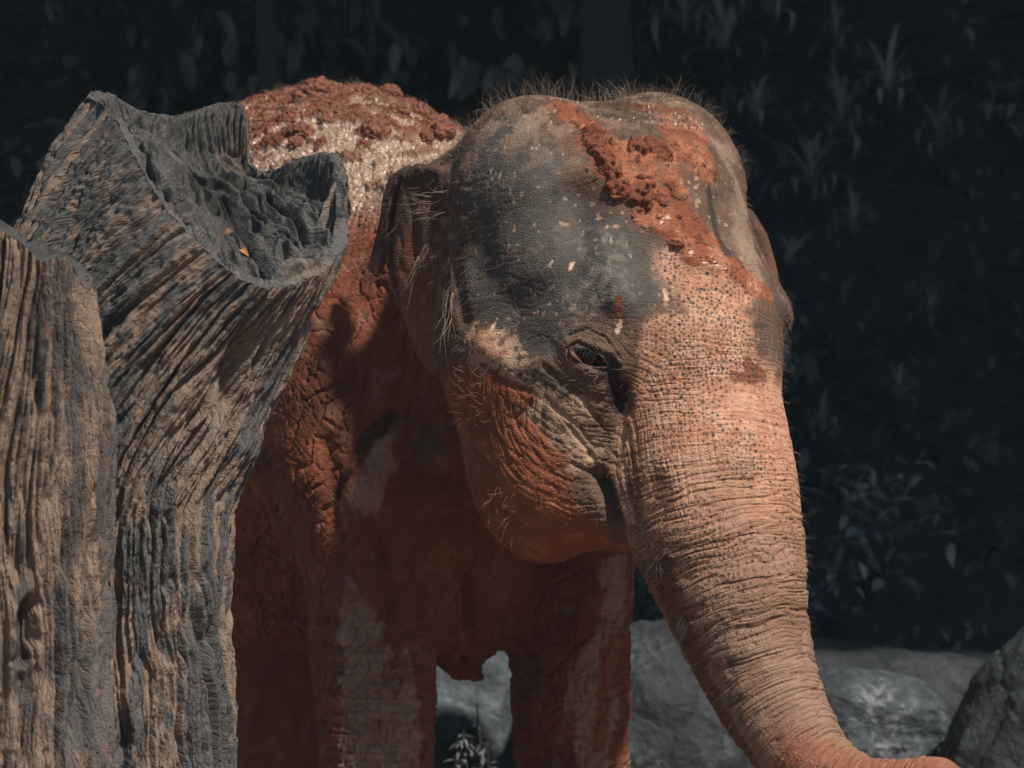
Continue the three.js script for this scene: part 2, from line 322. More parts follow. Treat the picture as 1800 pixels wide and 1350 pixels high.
// splits the edges that span more than want(x, y, z) metres; snap(p, n) brings each new point back to the shape
function refine(mesh, want, shape, rounds) {
  let { pos, idx } = mesh;
  for (let r = 0; r < rounds; r++) {
    const nrm = vertexNormals(pos, idx), mid = new Map(), out = [], N = pos.length / 3 + 1;
    const lim = new Float32Array(pos.length / 3);
    for (let i = 0; i < lim.length; i++) lim[i] = want(pos[3 * i], pos[3 * i + 1], pos[3 * i + 2], nrm[3 * i], nrm[3 * i + 1], nrm[3 * i + 2]);
    const split = (a, b) => {
      if (a > b) { const t = a; a = b; b = t; }
      const key = a * 4194304 + b, have = mid.get(key); if (have !== undefined) return have;
      const dx = pos[3 * a] - pos[3 * b], dy = pos[3 * a + 1] - pos[3 * b + 1], dz = pos[3 * a + 2] - pos[3 * b + 2], L = min(lim[a], lim[b]);
      if (dx * dx + dy * dy + dz * dz < L * L) { mid.set(key, -1); return -1; }
      const p = [0, 1, 2].map((c) => (pos[3 * a + c] + pos[3 * b + c]) / 2);
      if (shape) { const n = norm([0, 1, 2].map((c) => nrm[3 * a + c] + nrm[3 * b + c])), d = clamp(shape(...p), -0.01, 0.01); for (let c = 0; c < 3; c++) p[c] -= n[c] * d; }
      const id = pos.length / 3; pos.push(...p); mid.set(key, id); return id;
    };
    for (let i = 0; i < idx.length; i += 3) {
      const a = idx[i], b = idx[i + 1], c = idx[i + 2], x = split(a, b), y = split(b, c), z = split(c, a);
      const n = (x >= 0) + (y >= 0) + (z >= 0);
      if (n === 0) out.push(a, b, c);
      else if (n === 3) out.push(a, x, z, x, b, y, z, y, c, x, y, z);
      else if (n === 1) { if (x >= 0) out.push(a, x, c, x, b, c); else if (y >= 0) out.push(a, b, y, a, y, c); else out.push(a, b, z, z, b, c); }
      else if (x < 0) out.push(a, b, y, a, y, z, z, y, c);
      else if (y < 0) out.push(b, c, z, b, z, x, x, z, a);
      else out.push(c, a, x, c, x, y, y, x, b);
    }
    idx = out;
  }
  return { pos, idx };
}
function vertexNormals(pos, idx) {
  const n = new Float32Array(pos.length);
  for (let i = 0; i < idx.length; i += 3) {
    const a = 3 * idx[i], b = 3 * idx[i + 1], c = 3 * idx[i + 2];
    const ux = pos[b] - pos[a], uy = pos[b + 1] - pos[a + 1], uz = pos[b + 2] - pos[a + 2], vx = pos[c] - pos[a], vy = pos[c + 1] - pos[a + 1], vz = pos[c + 2] - pos[a + 2];
    const x = uy * vz - uz * vy, y = uz * vx - ux * vz, z = ux * vy - uy * vx;
    for (const q of [a, b, c]) { n[q] += x; n[q + 1] += y; n[q + 2] += z; }
  }
  for (let i = 0; i < n.length; i += 3) { const l = hypot(n[i], n[i + 1], n[i + 2]) || 1; n[i] /= l; n[i + 1] /= l; n[i + 2] /= l; }
  return n;
}
// patches of mud, dust, bare skin and some painted-in light and shade: chains of points on the skin with a radius, and a ragged edge
const chain = (pts) => pts.map(([x, y, r]) => { const p = castRay(x, y); return p && [p, r * PXM]; }).filter(Boolean);
function chainDist(ch, x, y, z) {   // distance outside the chain, negative inside
  let d = 1e9;
  if (ch.length === 1) { const [p, r] = ch[0]; return hypot(x - p[0], y - p[1], z - p[2]) - r; }
  for (let i = 1; i < ch.length; i++) {
    const [a, ra] = ch[i - 1], [b, rb] = ch[i], bx = b[0] - a[0], by_ = b[1] - a[1], bz = b[2] - a[2], wx = x - a[0], wy = y - a[1], wz = z - a[2];
    const t = clamp((wx * bx + wy * by_ + wz * bz) / (bx * bx + by_ * by_ + bz * bz + 1e-9));
    d = min(d, hypot(wx - bx * t, wy - by_ * t, wz - bz * t) - lerp(ra, rb, t));
  }
  return d;
}
function patch(pts, soft, rag, freq, seed = 0) {
  const ch = chain(pts), far = 0.03 + rag + soft;
  return (x, y, z) => {
    const d = chainDist(ch, x, y, z); if (d > far) return 0;
    const n = rag ? rag * (fbm(x * freq + seed, y * freq, z * freq, 4) * 1.35 + 0.55 * fbm(x * freq * 5, y * freq * 5, z * freq * 5 + seed, 3)) : 0;
    return 1 - sstep(-soft, soft, d + n);
  };
}
const creaseOf = (n, w) => exp(-(n * n) / (w * w));   // 1 along the zero lines of a noise
// ---------- what lies where on the elephant ----------
const EYE_AT = castRay(1030, 626), eyeN = gradient(elephant, ...EYE_AT), eyeA = norm(addv(cross([0, 1, 0], eyeN), [0, -0.42, 0])), eyeB = norm(cross(eyeN, eyeA));
const MUD = {
  shine: patch([[1020, 178, 10], [1060, 200, 16], [1110, 205, 22], [1160, 205, 34], [1215, 215, 26]], 0.012, 0.03, 26, 2),
  forehead: patch([[985, 185, 26], [1040, 225, 34], [1075, 270, 40], [1130, 300, 78], [1150, 345, 50], [1185, 385, 38]], 0.012, 0.035, 22),
  foreheadWide: patch([[1130, 190, 40], [1200, 215, 45], [1215, 270, 55], [1235, 290, 40]], 0.012, 0.03, 16, 4),
  bridge: patch([[1185, 385, 36], [1225, 425, 40], [1280, 465, 24], [1325, 505, 20], [1352, 520, 16]], 0.01, 0.02, 25, 7),
  clumpA: patch([[1010, 170, 14], [1040, 235, 18], [1068, 300, 13], [1090, 335, 20], [1130, 352, 14], [1145, 330, 9]], 0.004, 0.018, 45, 2),
  clumpB: patch([[1120, 260, 14], [1150, 255, 16], [1165, 275, 12]], 0.004, 0.014, 50, 3),
  clumpC: patch([[1180, 428, 7], [1195, 434, 6]], 0.003, 0.006, 60, 5),
  cheek: patch([[830, 660, 20], [850, 700, 50], [880, 790, 75], [915, 860, 95], [1000, 935, 45], [1060, 965, 30]], 0.016, 0.035, 18, 1),
  cheekTop: patch([[890, 690, 26], [930, 705, 12]], 0.004, 0.01, 40, 1),
  chin: patch([[900, 940, 40], [1010, 975, 30], [1110, 985, 25]], 0.01, 0.02, 30, 6),
  square: patch([[1318, 645, 14], [1322, 655, 20], [1340, 662, 12]], 0.002, 0.008, 45, 9),
  squareTail: patch([[1290, 662, 7], [1345, 668, 7]], 0.003, 0.006, 50, 8),
  trunkSpot: patch([[1158, 840, 18], [1170, 880, 16]], 0.008, 0.014, 40, 3),
  trunkSpotB: patch([[1108, 800, 14], [1112, 850, 20], [1120, 900, 12]], 0.008, 0.014, 40, 4),
  trunkEdge: patch([[1165, 1010, 32], [1192, 1090, 28], [1226, 1180, 34], [1262, 1260, 36], [1310, 1330, 40]], 0.008, 0.022, 26, 5),
  trunkLow: patch([[1400, 1320, 40], [1470, 1335, 46], [1560, 1350, 50], [1650, 1350, 50]], 0.05, 0.03, 12, 5),
  shoulderBare: patch([[610, 885, 26], [640, 880, 34], [665, 830, 30], [672, 790, 20]], 0.005, 0.024, 26, 6),
  shoulderDark: patch([[690, 735, 16], [650, 760, 12], [600, 850, 10], [585, 880, 8]], 0.003, 0.018, 40, 8),
  neckBare: patch([[760, 770, 26], [740, 800, 20]], 0.02, 0.03, 30, 8),
  legDust: patch([[612, 1020, 10], [635, 1130, 46], [660, 1220, 62], [665, 1400, 80]], 0.003, 0.03, 14, 3),
  legDustB: patch([[715, 1150, 12], [725, 1250, 24], [715, 1400, 30]], 0.006, 0.02, 20, 9),
  farLegBare: patch([[1085, 1000, 30], [1085, 1060, 26], [1060, 1130, 26], [1050, 1200, 42], [1050, 1400, 44]], 0.005, 0.04, 15, 2),
  farLegMud: patch([[1085, 1130, 22], [1060, 1200, 20], [1055, 1300, 22]], 0.005, 0.02, 28, 3),
  neckHairZone: patch([[620, 320, 40], [680, 285, 40], [760, 250, 30]], 0.05, 0.03, 12, 2),
};
const SKIN = {
  grey: patch([[880, 250, 60], [890, 330, 100], [930, 430, 120], [1000, 460, 100], [960, 560, 60], [840, 480, 60]], 0.03, 0.05, 11, 1),
  greyFront: patch([[1090, 440, 60], [1090, 520, 50], [1140, 470, 40]], 0.02, 0.05, 16, 3),
  darkTemple: patch([[1015, 350, 26], [1020, 390, 34]], 0.02, 0.03, 16, 2),
  darkSide: patch([[800, 380, 40], [815, 480, 40], [830, 560, 20]], 0.03, 0.03, 14, 2),
  litBrow: patch([[1060, 430, 34], [1060, 520, 30], [1000, 540, 20]], 0.03, 0.03, 18, 6),  // sheen of the lit brow ridge, painted in as pale mottling
  rightPale: patch([[1270, 260, 20], [1295, 320, 24], [1310, 420, 30], [1330, 480, 22]], 0.025, 0.03, 26, 6),
  rightGrey: patch([[1245, 305, 14], [1258, 360, 16], [1275, 420, 15], [1300, 470, 10]], 0.005, 0.02, 30, 4),
  pinkBridge: patch([[1190, 470, 40], [1260, 510, 50], [1300, 520, 30]], 0.03, 0.04, 14, 6),
  farBrow: patch([[1370, 540, 24]], 0.01, 0.012, 30, 3),
  eyeBrown: patch([[1000, 635, 14], [1010, 600, 8]], 0.01, 0.012, 40, 1),
  browBrown: patch([[1010, 560, 26], [1050, 575, 20]], 0.01, 0.03, 30, 3),
  jowlSpeckle: patch([[840, 590, 22], [860, 620, 36], [910, 650, 40], [930, 700, 24]], 0.008, 0.03, 22, 5),
  jowlOrange: patch([[850, 590, 18], [870, 620, 20]], 0.02, 0.03, 30, 5),
  paleCheek: patch([[960, 720, 40], [1010, 730, 40], [1020, 800, 26], [960, 810, 20]], 0.015, 0.03, 24, 2),
  greyCheek: patch([[930, 670, 30], [985, 690, 20]], 0.015, 0.03, 24, 7),
  mouthShade: patch([[1060, 850, 18], [1075, 905, 26], [1085, 945, 24]], 0.015, 0.01, 30, 7),  // shade of the mouth crease, painted in as grey mottling
  tear: patch([[1058, 636, 5], [1074, 655, 17], [1086, 690, 19], [1089, 722, 11]], 0.005, 0.016, 40, 2),
  trunkGrey: patch([[1115, 860, 30], [1120, 960, 40], [1150, 1020, 20]], 0.03, 0.04, 16, 2),  // grey trunk skin with shading painted in, B and C likewise
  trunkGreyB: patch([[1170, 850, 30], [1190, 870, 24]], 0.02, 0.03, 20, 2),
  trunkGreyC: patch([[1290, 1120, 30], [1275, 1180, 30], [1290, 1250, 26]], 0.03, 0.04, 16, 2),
  trunkPink: patch([[1270, 560, 60], [1240, 640, 110], [1235, 760, 150], [1250, 900, 170], [1300, 1060, 150], [1350, 1240, 120], [1420, 1330, 70]], 0.02, 0.04, 12, 2),
  redMark: patch([[1088, 530, 4], [1088, 552, 6]], 0.002, 0.004, 80, 2),
  whiteMark: patch([[1090, 566, 4], [1084, 585, 3]], 0.002, 0.005, 80, 2),
  paleMark: patch([[1168, 512, 4], [1170, 524, 5]], 0.002, 0.005, 80, 3),
  paleMarkB: patch([[1006, 463, 4], [1003, 472, 3]], 0.001, 0.004, 80, 3),
  paleMarkC: patch([[970, 458, 2], [966, 466, 3]], 0.001, 0.003, 80, 4),
  paleMarkD: patch([[862, 585, 3], [872, 560, 2]], 0.001, 0.004, 80, 4),
};
const FOLDS = [  // deep folds: points in the picture, then depth and half-width in metres
  [[[1070, 640], [1088, 680], [1094, 715]], 0.026, 0.02],
  [[[1094, 715], [1092, 760], [1080, 815]], 0.008, 0.014],
  [[[1050, 832], [1064, 870], [1082, 920], [1096, 965]], 0.028, 0.018],
  [[[1040, 800], [1062, 845]], 0.01, 0.008], [[[1000, 750], [1040, 800]], 0.006, 0.006], [[[960, 700], [1010, 745], [1050, 790]], 0.005, 0.006], [[[1020, 700], [1060, 750], [1078, 800]], 0.006, 0.006],
  [[[1058, 845], [1070, 880], [1082, 912]], 0.022, 0.012],
  [[[1070, 855], [1040, 832], [1005, 815]], 0.01, 0.006],
  [[[822, 1020], [824, 1090], [812, 1170]], 0.03, 0.013],
  [[[640, 900], [672, 985], [690, 1060]], 0.022, 0.02],
  [[[570, 780], [590, 900], [600, 1000]], 0.02, 0.03],
  [[[700, 820], [690, 900], [672, 985]], 0.02, 0.025],
  [[[840, 640], [890, 672], [930, 690]], 0.006, 0.008],
  [[[905, 735], [922, 722], [932, 705]], 0.007, 0.006],
  [[[960, 645], [1010, 690], [1060, 705]], 0.008, 0.008],
  [[[1000, 590], [1030, 578], [1062, 592], [1090, 630]], 0.006, 0.005],
  [[[780, 380], [800, 450], [815, 560]], 0.012, 0.02],
  [[[704, 318], [690, 350], [685, 410], [690, 480], [700, 545]], 0.018, 0.008],
].map(([pts, depth, w]) => ({ ch: chain(pts.map(([x, y]) => [x, y, 0])), depth, w }));
const BOSSES = [  // rounded swellings
  [[[1000, 320], [1060, 300]], 0.008, 0.05], [[[1055, 430], [1085, 515]], 0.03, 0.045], [[[1372, 535], [1378, 560]], 0.02, 0.03], [[[1290, 270], [1305, 320]], 0.012, 0.035], [[[1015, 350], [1022, 405]], -0.036, 0.055], [[[845, 420], [850, 480]], -0.012, 0.05], [[[960, 215], [1010, 260]], -0.008, 0.04],
  [[[850, 605], [900, 640], [950, 640]], 0.012, 0.035], [[[650, 840], [640, 900]], 0.02, 0.05], [[[1215, 450], [1300, 495]], 0.012, 0.03], [[[1268, 350], [1285, 430]], -0.024, 0.035], [[[930, 330], [900, 420]], 0.014, 0.07], [[[960, 520], [900, 540]], -0.014, 0.05],
  [[[1055, 182], [1070, 215]], -0.012, 0.05], [[[745, 340], [735, 420], [750, 540]], -0.014, 0.035], [[[700, 330], [735, 297], [770, 300]], 0.008, 0.014],
].map(([pts, depth, w]) => ({ ch: chain(pts.map(([x, y]) => [x, y, 0])), depth: -depth, w }));
// distance from the lids' rim, negative in the opening; the inner corner is drawn out
const lidAt = (ea, eb) => { const u = ea - 0.006, w = 0.0205 * (1 - clamp(u > 0 ? u / 0.052 : -u / 0.036, 0, 1.6) ** 1.8), d = abs(eb + 0.1 * max(0, u)) - w; return d > 0 ? max(d * 0.85, hypot(max(0, abs(u) - (u > 0 ? 0.05 : 0.034)), eb)) : d * 0.8; };
const A3 = (r, g, b) => [r, g, b];
const COL = {
  mud: A3(0.22, 0.068, 0.032), mudDark: A3(0.065, 0.021, 0.012), mudLight: A3(0.34, 0.13, 0.068), body: A3(0.175, 0.05, 0.023), grey: A3(0.078, 0.068, 0.06), greyDark: A3(0.033, 0.03, 0.029),
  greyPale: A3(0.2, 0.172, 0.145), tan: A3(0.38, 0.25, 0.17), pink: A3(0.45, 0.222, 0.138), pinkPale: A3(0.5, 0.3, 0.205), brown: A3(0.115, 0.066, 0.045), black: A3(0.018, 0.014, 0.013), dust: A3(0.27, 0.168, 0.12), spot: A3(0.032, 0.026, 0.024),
};
const mixTo = (c, t, k) => { if (k > 0) { c[0] += (t[0] - c[0]) * k; c[1] += (t[1] - c[1]) * k; c[2] += (t[2] - c[2]) * k; } };
// the nearest place on the trunk's centre line
function trunkAt(x, y, z) {
  let best = 1e9, bi = 0, bt = 0;
  for (let i = 1; i < TRUNK.length; i++) {
    const a = TRUNK[i - 1].p, b = TRUNK[i].p, bx = b[0] - a[0], by_ = b[1] - a[1], bz = b[2] - a[2];
    const t = clamp(((x - a[0]) * bx + (y - a[1]) * by_ + (z - a[2]) * bz) / (bx * bx + by_ * by_ + bz * bz));
    const d = (x - a[0] - bx * t) ** 2 + (y - a[1] - by_ * t) ** 2 + (z - a[2] - bz * t) ** 2;
    if (d < best) { best = d; bi = i; bt = t; }
  }
  const a = TRUNK[bi - 1], b = TRUNK[bi], c = mixv(a.p, b.p, bt), ax = norm(sub(b.p, a.p)), rf = [0.25, 0, 0.97], e1 = norm(sub(rf, mul(ax, dot(rf, ax)))), e2 = cross(ax, e1), v = [x - c[0], y - c[1], z - c[2]];
  return { s: lerp(a.s, b.s, bt), th: atan2(dot(v, e2), dot(v, e1)), out: sqrt(best) / lerp(a.r, b.r, bt), r: lerp(a.r, b.r, bt) };
}
const HH = (x, y, z) => { const dx = x - HEAD[0], dy = y - HEAD[1], dz = z - HEAD[2]; return [dx * hr[0] + dy * hr[1] + dz * hr[2], dx * hu[0] + dy * hu[1] + dz * hu[2], dx * hf[0] + dy * hf[1] + dz * hf[2]]; };
const mouthH = toHead(castRay(1068, 860)), cheekC = toHead(castRay(1060, 720));
const backTop = castRay(620, 190);
// one point of the skin: how far it is pushed out, its colour, how wet it is
function skinAt(x, y, z, nx, ny, nz) {
  let h = 0; const M = {}, ph = HH(x, y, z);
  for (const F of FOLDS) { const d = chainDist(F.ch, x, y, z); if (d < F.w * 2.6) h -= F.depth * exp(-(d * d) / (F.w * F.w)); }
  for (const F of BOSSES) { const d = chainDist(F.ch, x, y, z); if (d < F.w * 2.6) h -= F.depth * exp(-(d * d) / (F.w * F.w)); }
  const dh = join(headParts, x, y, z), dt = trunkDist(x, y, z), db = join(bodyParts, x, y, z), de = min(nearEar(x, y, z), nearEarBack(x, y, z), farEar(x, y, z));
  const T = trunkAt(x, y, z);
  const onBody = sstep(-0.005, 0.03, min(dh, dt, de) - db), onEar = sstep(0.012, -0.004, de), onTrunk = sstep(-0.03, 0.02, min(dh, db) - dt) * (1 - onEar), onHead = (1 - onBody) * (1 - onEar);
  // ----- relief
  const n1 = fbm(x * 9, y * 9, z * 9, 3), n2 = noise(x * 160, y * 160, z * 160), fine = noise(x * 330, y * 330, z * 330);
  h += n1 * 0.004 * (1 - onEar * 0.5);
  const wob = noise(x * 14, y * 14, z * 14);
  if (onTrunk > 0) {
    const low = sstep(0.3, 0.62, T.s), th = T.th * T.r * 8;
    const w1 = noise(T.s * 52 + wob * 0.7, th * 0.55, 3.3), w2 = noise(T.s * 105 + wob * 1.0, th * 0.9, 8.1), w3 = noise(T.s * 180 + wob, th * 1.7, 1.7);
    const rings = creaseOf(w1, 0.09) * 0.0044 * lerp(0.15, 1, low) + creaseOf(w2, 0.13) * 0.0036 * lerp(0.45, 1, low) + creaseOf(w3, 0.2) * 0.0019;
    const v1 = noise(T.s * 2.6 + wob * 0.3, th * 9 + T.s * 4, 5.5), v2 = noise(T.s * 4 + wob * 0.3, th * 19 + T.s * 6, 2.2);
    const side = lerp(0.45, 1, sstep(0.05, -0.12, ph[2] - 0.1 + noise(x * 5, y * 5, z * 5) * 0.06));
    const lines = (creaseOf(v1, 0.14) * 0.0042 + creaseOf(v2, 0.2) * 0.002) * (1 - low * 0.8) * side;
    h -= (rings + lines) * onTrunk;
    h += low * onTrunk * 0.0014 * sin(T.s * 95 + wob * 2.2 + noise(th, T.s * 3, 2) * 2.5);
  }
  const side = (1 - onTrunk) * onHead;
  if (side > 0) {
    const cheek = sstep(0.02, -0.12, ph[1]) * side;
    if (cheek > 0) {
      const du = ph[1] - cheekC[1], df = ph[2] - cheekC[2], rad = hypot(du, df), an = atan2(du, df);
      const c1 = noise(rad * 85 + wob * 0.9, an * 2.2, 1.5), c2 = noise(rad * 165 + wob, an * 4, 4.5);
      const dg = du * 0.75 + df * 0.66, dp = -du * 0.66 + df * 0.75, c3 = noise(dg * 66 + wob * 0.6, dp * 5, 2.5);
      h -= cheek * (creaseOf(c1, 0.09) * 0.0028 + creaseOf(c2, 0.14) * 0.0014 + creaseOf(c3, 0.09) * 0.0022 * sstep(0.3, 0.1, rad));
      const near = sstep(0.2, 0.03, hypot(ph[1] - mouthH[1], ph[2] - mouthH[2]));
      if (near > 0) { const k = cracks(x * 66 + wob * 0.5, y * 66, z * 66, 3); h -= near * cheek * 0.0032 * exp(-k * k * 90); }
    }
    const up = (1 - cheek) * side * 0.8, f1 = noise(ph[1] * 60 + wob * 1.5, ph[0] * 9, ph[2] * 9);
    h -= up * (creaseOf(f1, 0.1) * 0.0014 + sstep(0.3, 0.6, ph[1]) * 0.0012 * creaseOf(noise(ph[1] * 95 + wob, ph[0] * 8, ph[2] * 8), 0.2));
    const k = cracks(x * 120, y * 120, z * 120, 9); h -= up * 0.001 * exp(-k * k * 30);
    // fans of small folds round the eye
    const vx = x - EYE_AT[0], vy = y - EYE_AT[1], vz = z - EYE_AT[2], ea = vx * eyeA[0] + vy * eyeA[1] + vz * eyeA[2], eb = vx * eyeB[0] + vy * eyeB[1] + vz * eyeB[2];
    const er = hypot(ea, eb * 1.35);
    if (er < 0.16) {
      const ring = noise(er * 75 + wob * 0.6, atan2(eb, ea) * 1.1, 6.5);
      h -= creaseOf(ring, 0.14) * 0.0028 * sstep(0.16, 0.06, er) * sstep(0.02, 0.04, er);
      const lid = lidAt(ea, eb);
      h += 0.008 * exp(-((lid - 0.011) ** 2) / 0.00007) + 0.006 * exp(-((lid - 0.03) ** 2) / 0.00009) * (eb > 0 ? 1 : 0.5) - 0.005 * exp(-((lid - 0.02) ** 2) / 0.00002);
      h -= 0.03 * sstep(0.004, -0.006, lid);   // the opening of the lids
    }
  }
  if (onBody > 0) {
    const sk = x * 0.45 - y * 0.25, b1 = noise(sk * 70 + wob * 1.1, y * 7, z * 22), b2 = noise(x * 52 + y * 52 + wob * 0.8, (x - y) * 10, z * 30), k = cracks(x * 75, y * 62, z * 75, 5);
    h -= onBody * (creaseOf(b1, 0.1) * 0.0075 + creaseOf(b2, 0.08) * 0.004 + 0.0017 * exp(-k * k * 45) + 0.002 * creaseOf(noise(sk * 150 + wob, y * 14, z * 40), 0.2));
    const leg = sstep(1.25, 1.05, y) * onBody; if (leg > 0) h -= leg * (creaseOf(noise(y * 62 + wob, x * 6, z * 6), 0.1) * 0.007 + creaseOf(noise(x * 60 + wob * 0.5, y * 6, z * 12), 0.1) * 0.005);
    h += onBody * (fbm(x * 5, y * 3, z * 5, 3) * 0.016);
  }
  if (onEar > 0) h -= onEar * (creaseOf(noise(x * 26 + wob, y * 5, z * 26), 0.16) * 0.005 - 0.012 * noise(x * 14, y * 6, z * 14) + creaseOf(noise(x * 60, y * 60, z * 60), 0.12) * 0.0012);
  h += fine * 0.0005 + n2 * 0.0004;
  // ----- colour
  const big = fbm(x * 6 + 3, y * 6, z * 6, 4), midn = fbm(x * 26, y * 26, z * 26, 4), grain = noise(x * 420, y * 420, z * 420), speck = noise(x * 95 + 7, y * 95, z * 95);
  const c = [...COL.body]; let wet = 0;
  mixTo(c, COL.mudDark, sstep(0.0, 0.5, big + 0.3 * midn) * 0.7);
  mixTo(c, COL.dust, sstep(0.1, 0.5, midn + 0.15 * big) * 0.3);
  if (onBody > 0) {
    const back = sstep(2.06, 2.25, y + big * 0.1) * onBody;
    mixTo(c, A3(0.36, 0.26, 0.19), back * 0.75);
    const clod = sstep(-0.05, 0.2, big * 0.8 + midn * 0.9 + (y - 2.3) * 1.2) * back;
    mixTo(c, mixv(COL.mud, COL.mudDark, 0.25 + 0.5 * sstep(-0.2, 0.4, midn)), clod);
    const lump = 0.012 * lumps(x * 24 + wob * 0.3, y * 24, z * 24, 2) + 0.009 * lumps(x * 60, y * 60, z * 60, 5); h += back * (clod * (0.004 + lump) + 0.006 * lumps(x * 90, y * 90, z * 90, 7) + 0.002 * n2 + 0.0016 * fine) * sstep(2.08, 2.2, y);
    mixTo(c, COL.mudDark, back * sstep(0.35, 0.6, speck + midn) * 0.6);
    wet = max(wet, back * (1 - clod));
    mixTo(c, COL.tan, MUD.neckHairZone(x, y, z) * 0.7 * (0.6 + midn));
    mixTo(c, COL.dust, MUD.shoulderBare(x, y, z) * onBody * clamp(0.7 + 1.2 * midn + 0.3 * speck)); mixTo(c, COL.mudDark, MUD.shoulderDark(x, y, z));
    mixTo(c, COL.grey, MUD.neckBare(x, y, z) * 0.6);
    mixTo(c, COL.dust, max(MUD.legDust(x, y, z) * sstep(1.15, 1.12, y + 0.02 * midn - 0.25 * sstep(-0.36, -0.39, x)), MUD.legDustB(x, y, z)) * onBody * clamp(0.8 + 1.1 * midn + 0.25 * speck));
    const fl = MUD.farLegBare(x, y, z); mixTo(c, COL.dust, fl * (0.85 + 0.5 * midn)); mixTo(c, COL.mud, MUD.farLegMud(x, y, z));
  }
  if (onHead > 0) {
    const c2 = [...COL.brown];
    mixTo(c2, COL.grey, max(SKIN.grey(x, y, z), SKIN.greyFront(x, y, z)));
    mixTo(c2, COL.brown, sstep(0.1, 0.5, midn) * 0.4 * sstep(0.1, 0.3, ph[1]));
    mixTo(c2, COL.tan, sstep(0.32, 0.62, ph[1] + big * 0.2) * sstep(0.02, 0.3, midn + 0.1) * 0.45);
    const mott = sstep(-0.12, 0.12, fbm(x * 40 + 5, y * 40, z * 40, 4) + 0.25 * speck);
    mixTo(c2, COL.greyDark, SKIN.darkSide(x, y, z) * 0.7 * mott);
    mixTo(c2, COL.greyPale, SKIN.litBrow(x, y, z) * 0.6 * mott);
    // flakes of dried mud scattered over the grey skin
    const flake = sstep(0.6, 0.74, noise(x * 105, y * 85, z * 105) + 0.22 * speck + 0.34 * noise(x * 9 + 4, y * 9, z * 9)) * sstep(-0.02, 0.1, ph[1]);
    mixTo(c2, COL.tan, flake * 0.75); mixTo(c2, COL.greyPale, sstep(0.1, 0.5, fbm(x * 48, y * 30, z * 48, 4) + 0.2 * big) * 0.3); mixTo(c2, COL.greyDark, sstep(0.12, 0.5, fbm(x * 30 + 9, y * 22, z * 30, 4)) * 0.5);
    mixTo(c2, A3(0.27, 0.19, 0.135), SKIN.rightPale(x, y, z) * 0.8); 
    const pk = max(SKIN.trunkPink(x, y, z), SKIN.pinkBridge(x, y, z), sstep(0.1, 0.22, T.s + 0.05 * midn) * onTrunk);
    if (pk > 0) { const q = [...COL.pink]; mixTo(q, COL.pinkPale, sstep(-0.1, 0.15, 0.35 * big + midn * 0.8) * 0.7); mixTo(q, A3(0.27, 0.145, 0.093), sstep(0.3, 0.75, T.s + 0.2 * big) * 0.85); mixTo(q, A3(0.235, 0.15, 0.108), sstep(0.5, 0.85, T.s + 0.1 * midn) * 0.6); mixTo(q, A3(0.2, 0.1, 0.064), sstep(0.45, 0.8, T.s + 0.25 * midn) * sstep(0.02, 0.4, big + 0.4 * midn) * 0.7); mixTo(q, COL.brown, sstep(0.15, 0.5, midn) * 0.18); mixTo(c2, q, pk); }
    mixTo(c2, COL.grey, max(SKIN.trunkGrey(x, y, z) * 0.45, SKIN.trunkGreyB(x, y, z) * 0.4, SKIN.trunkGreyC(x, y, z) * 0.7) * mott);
    mixTo(c2, COL.brown, SKIN.browBrown(x, y, z) * 0.7 * (0.6 + midn)); mixTo(c2, A3(0.28, 0.11, 0.055), SKIN.eyeBrown(x, y, z) * 0.45);
    mixTo(c2, COL.tan, SKIN.jowlSpeckle(x, y, z) * sstep(-0.25, 0.25, speck + midn)); mixTo(c2, COL.pink, SKIN.jowlOrange(x, y, z) * 0.7);
    mixTo(c2, COL.grey, SKIN.greyCheek(x, y, z) * 0.6); mixTo(c2, COL.tan, SKIN.paleCheek(x, y, z) * 0.8 * sstep(-0.5, 0.2, midn + 0.2 * speck));
    mixTo(c2, COL.grey, SKIN.mouthShade(x, y, z) * 0.5 * mott);
    const ch = max(MUD.cheek(x, y, z), MUD.cheekTop(x, y, z), MUD.chin(x, y, z), sstep(-0.17, -0.27, ph[2] + 0.04 * midn) * sstep(-0.02, -0.1, ph[1] + 0.05 * midn)); if (ch > 0) { const q = [...COL.mud]; mixTo(q, COL.mudLight, sstep(0, 0.4, midn) * 0.5); mixTo(q, COL.mudDark, sstep(0.05, 0.45, big) * 0.5); mixTo(c2, q, ch); h += ch * 0.001; }
    mixTo(c2, COL.greyDark, max(SKIN.rightGrey(x, y, z) * 0.75, SKIN.farBrow(x, y, z) * 0.5));
    const thin = 1 - 0.75 * sstep(0.05, 0.4, fbm(x * 36 + 2, y * 24, z * 36, 4)), fw = MUD.foreheadWide(x, y, z) * thin, fo = MUD.forehead(x, y, z) * lerp(1, thin, 0.7), br = MUD.bridge(x, y, z), m = max(fw * 0.9, fo, br);
    if (m > 0) { const q = mixv(COL.mud, COL.mudLight, sstep(-0.3, 0.4, midn)); mixTo(q, COL.mudDark, sstep(0.35, 0.6, speck) * 0.6); mixTo(c2, q, m); h += max(fo, br * 0.6) * (0.002 + 0.003 * midn + 0.002 * lumps(x * 110, y * 110, z * 110, 6)) + fw * 0.001; }
    const crumb = max(fo, fw * 0.8, br * 0.5) * sstep(0.42, 0.6, noise(x * 62 + 3, y * 62, z * 62) + 0.3 * speck); if (crumb > 0) { h += crumb * 0.006; mixTo(c2, COL.mudDark, crumb * 0.5); }
    const cl = max(MUD.clumpA(x, y, z), MUD.clumpB(x, y, z), MUD.clumpC(x, y, z));
    if (cl > 0) { mixTo(c2, mixv(COL.mud, COL.mudDark, 0.4), cl); h += cl * (0.004 + 0.014 * lumps(x * 38 + wob * 0.4, y * 38, z * 38, 3) + 0.008 * lumps(x * 90, y * 90, z * 90, 8)); }
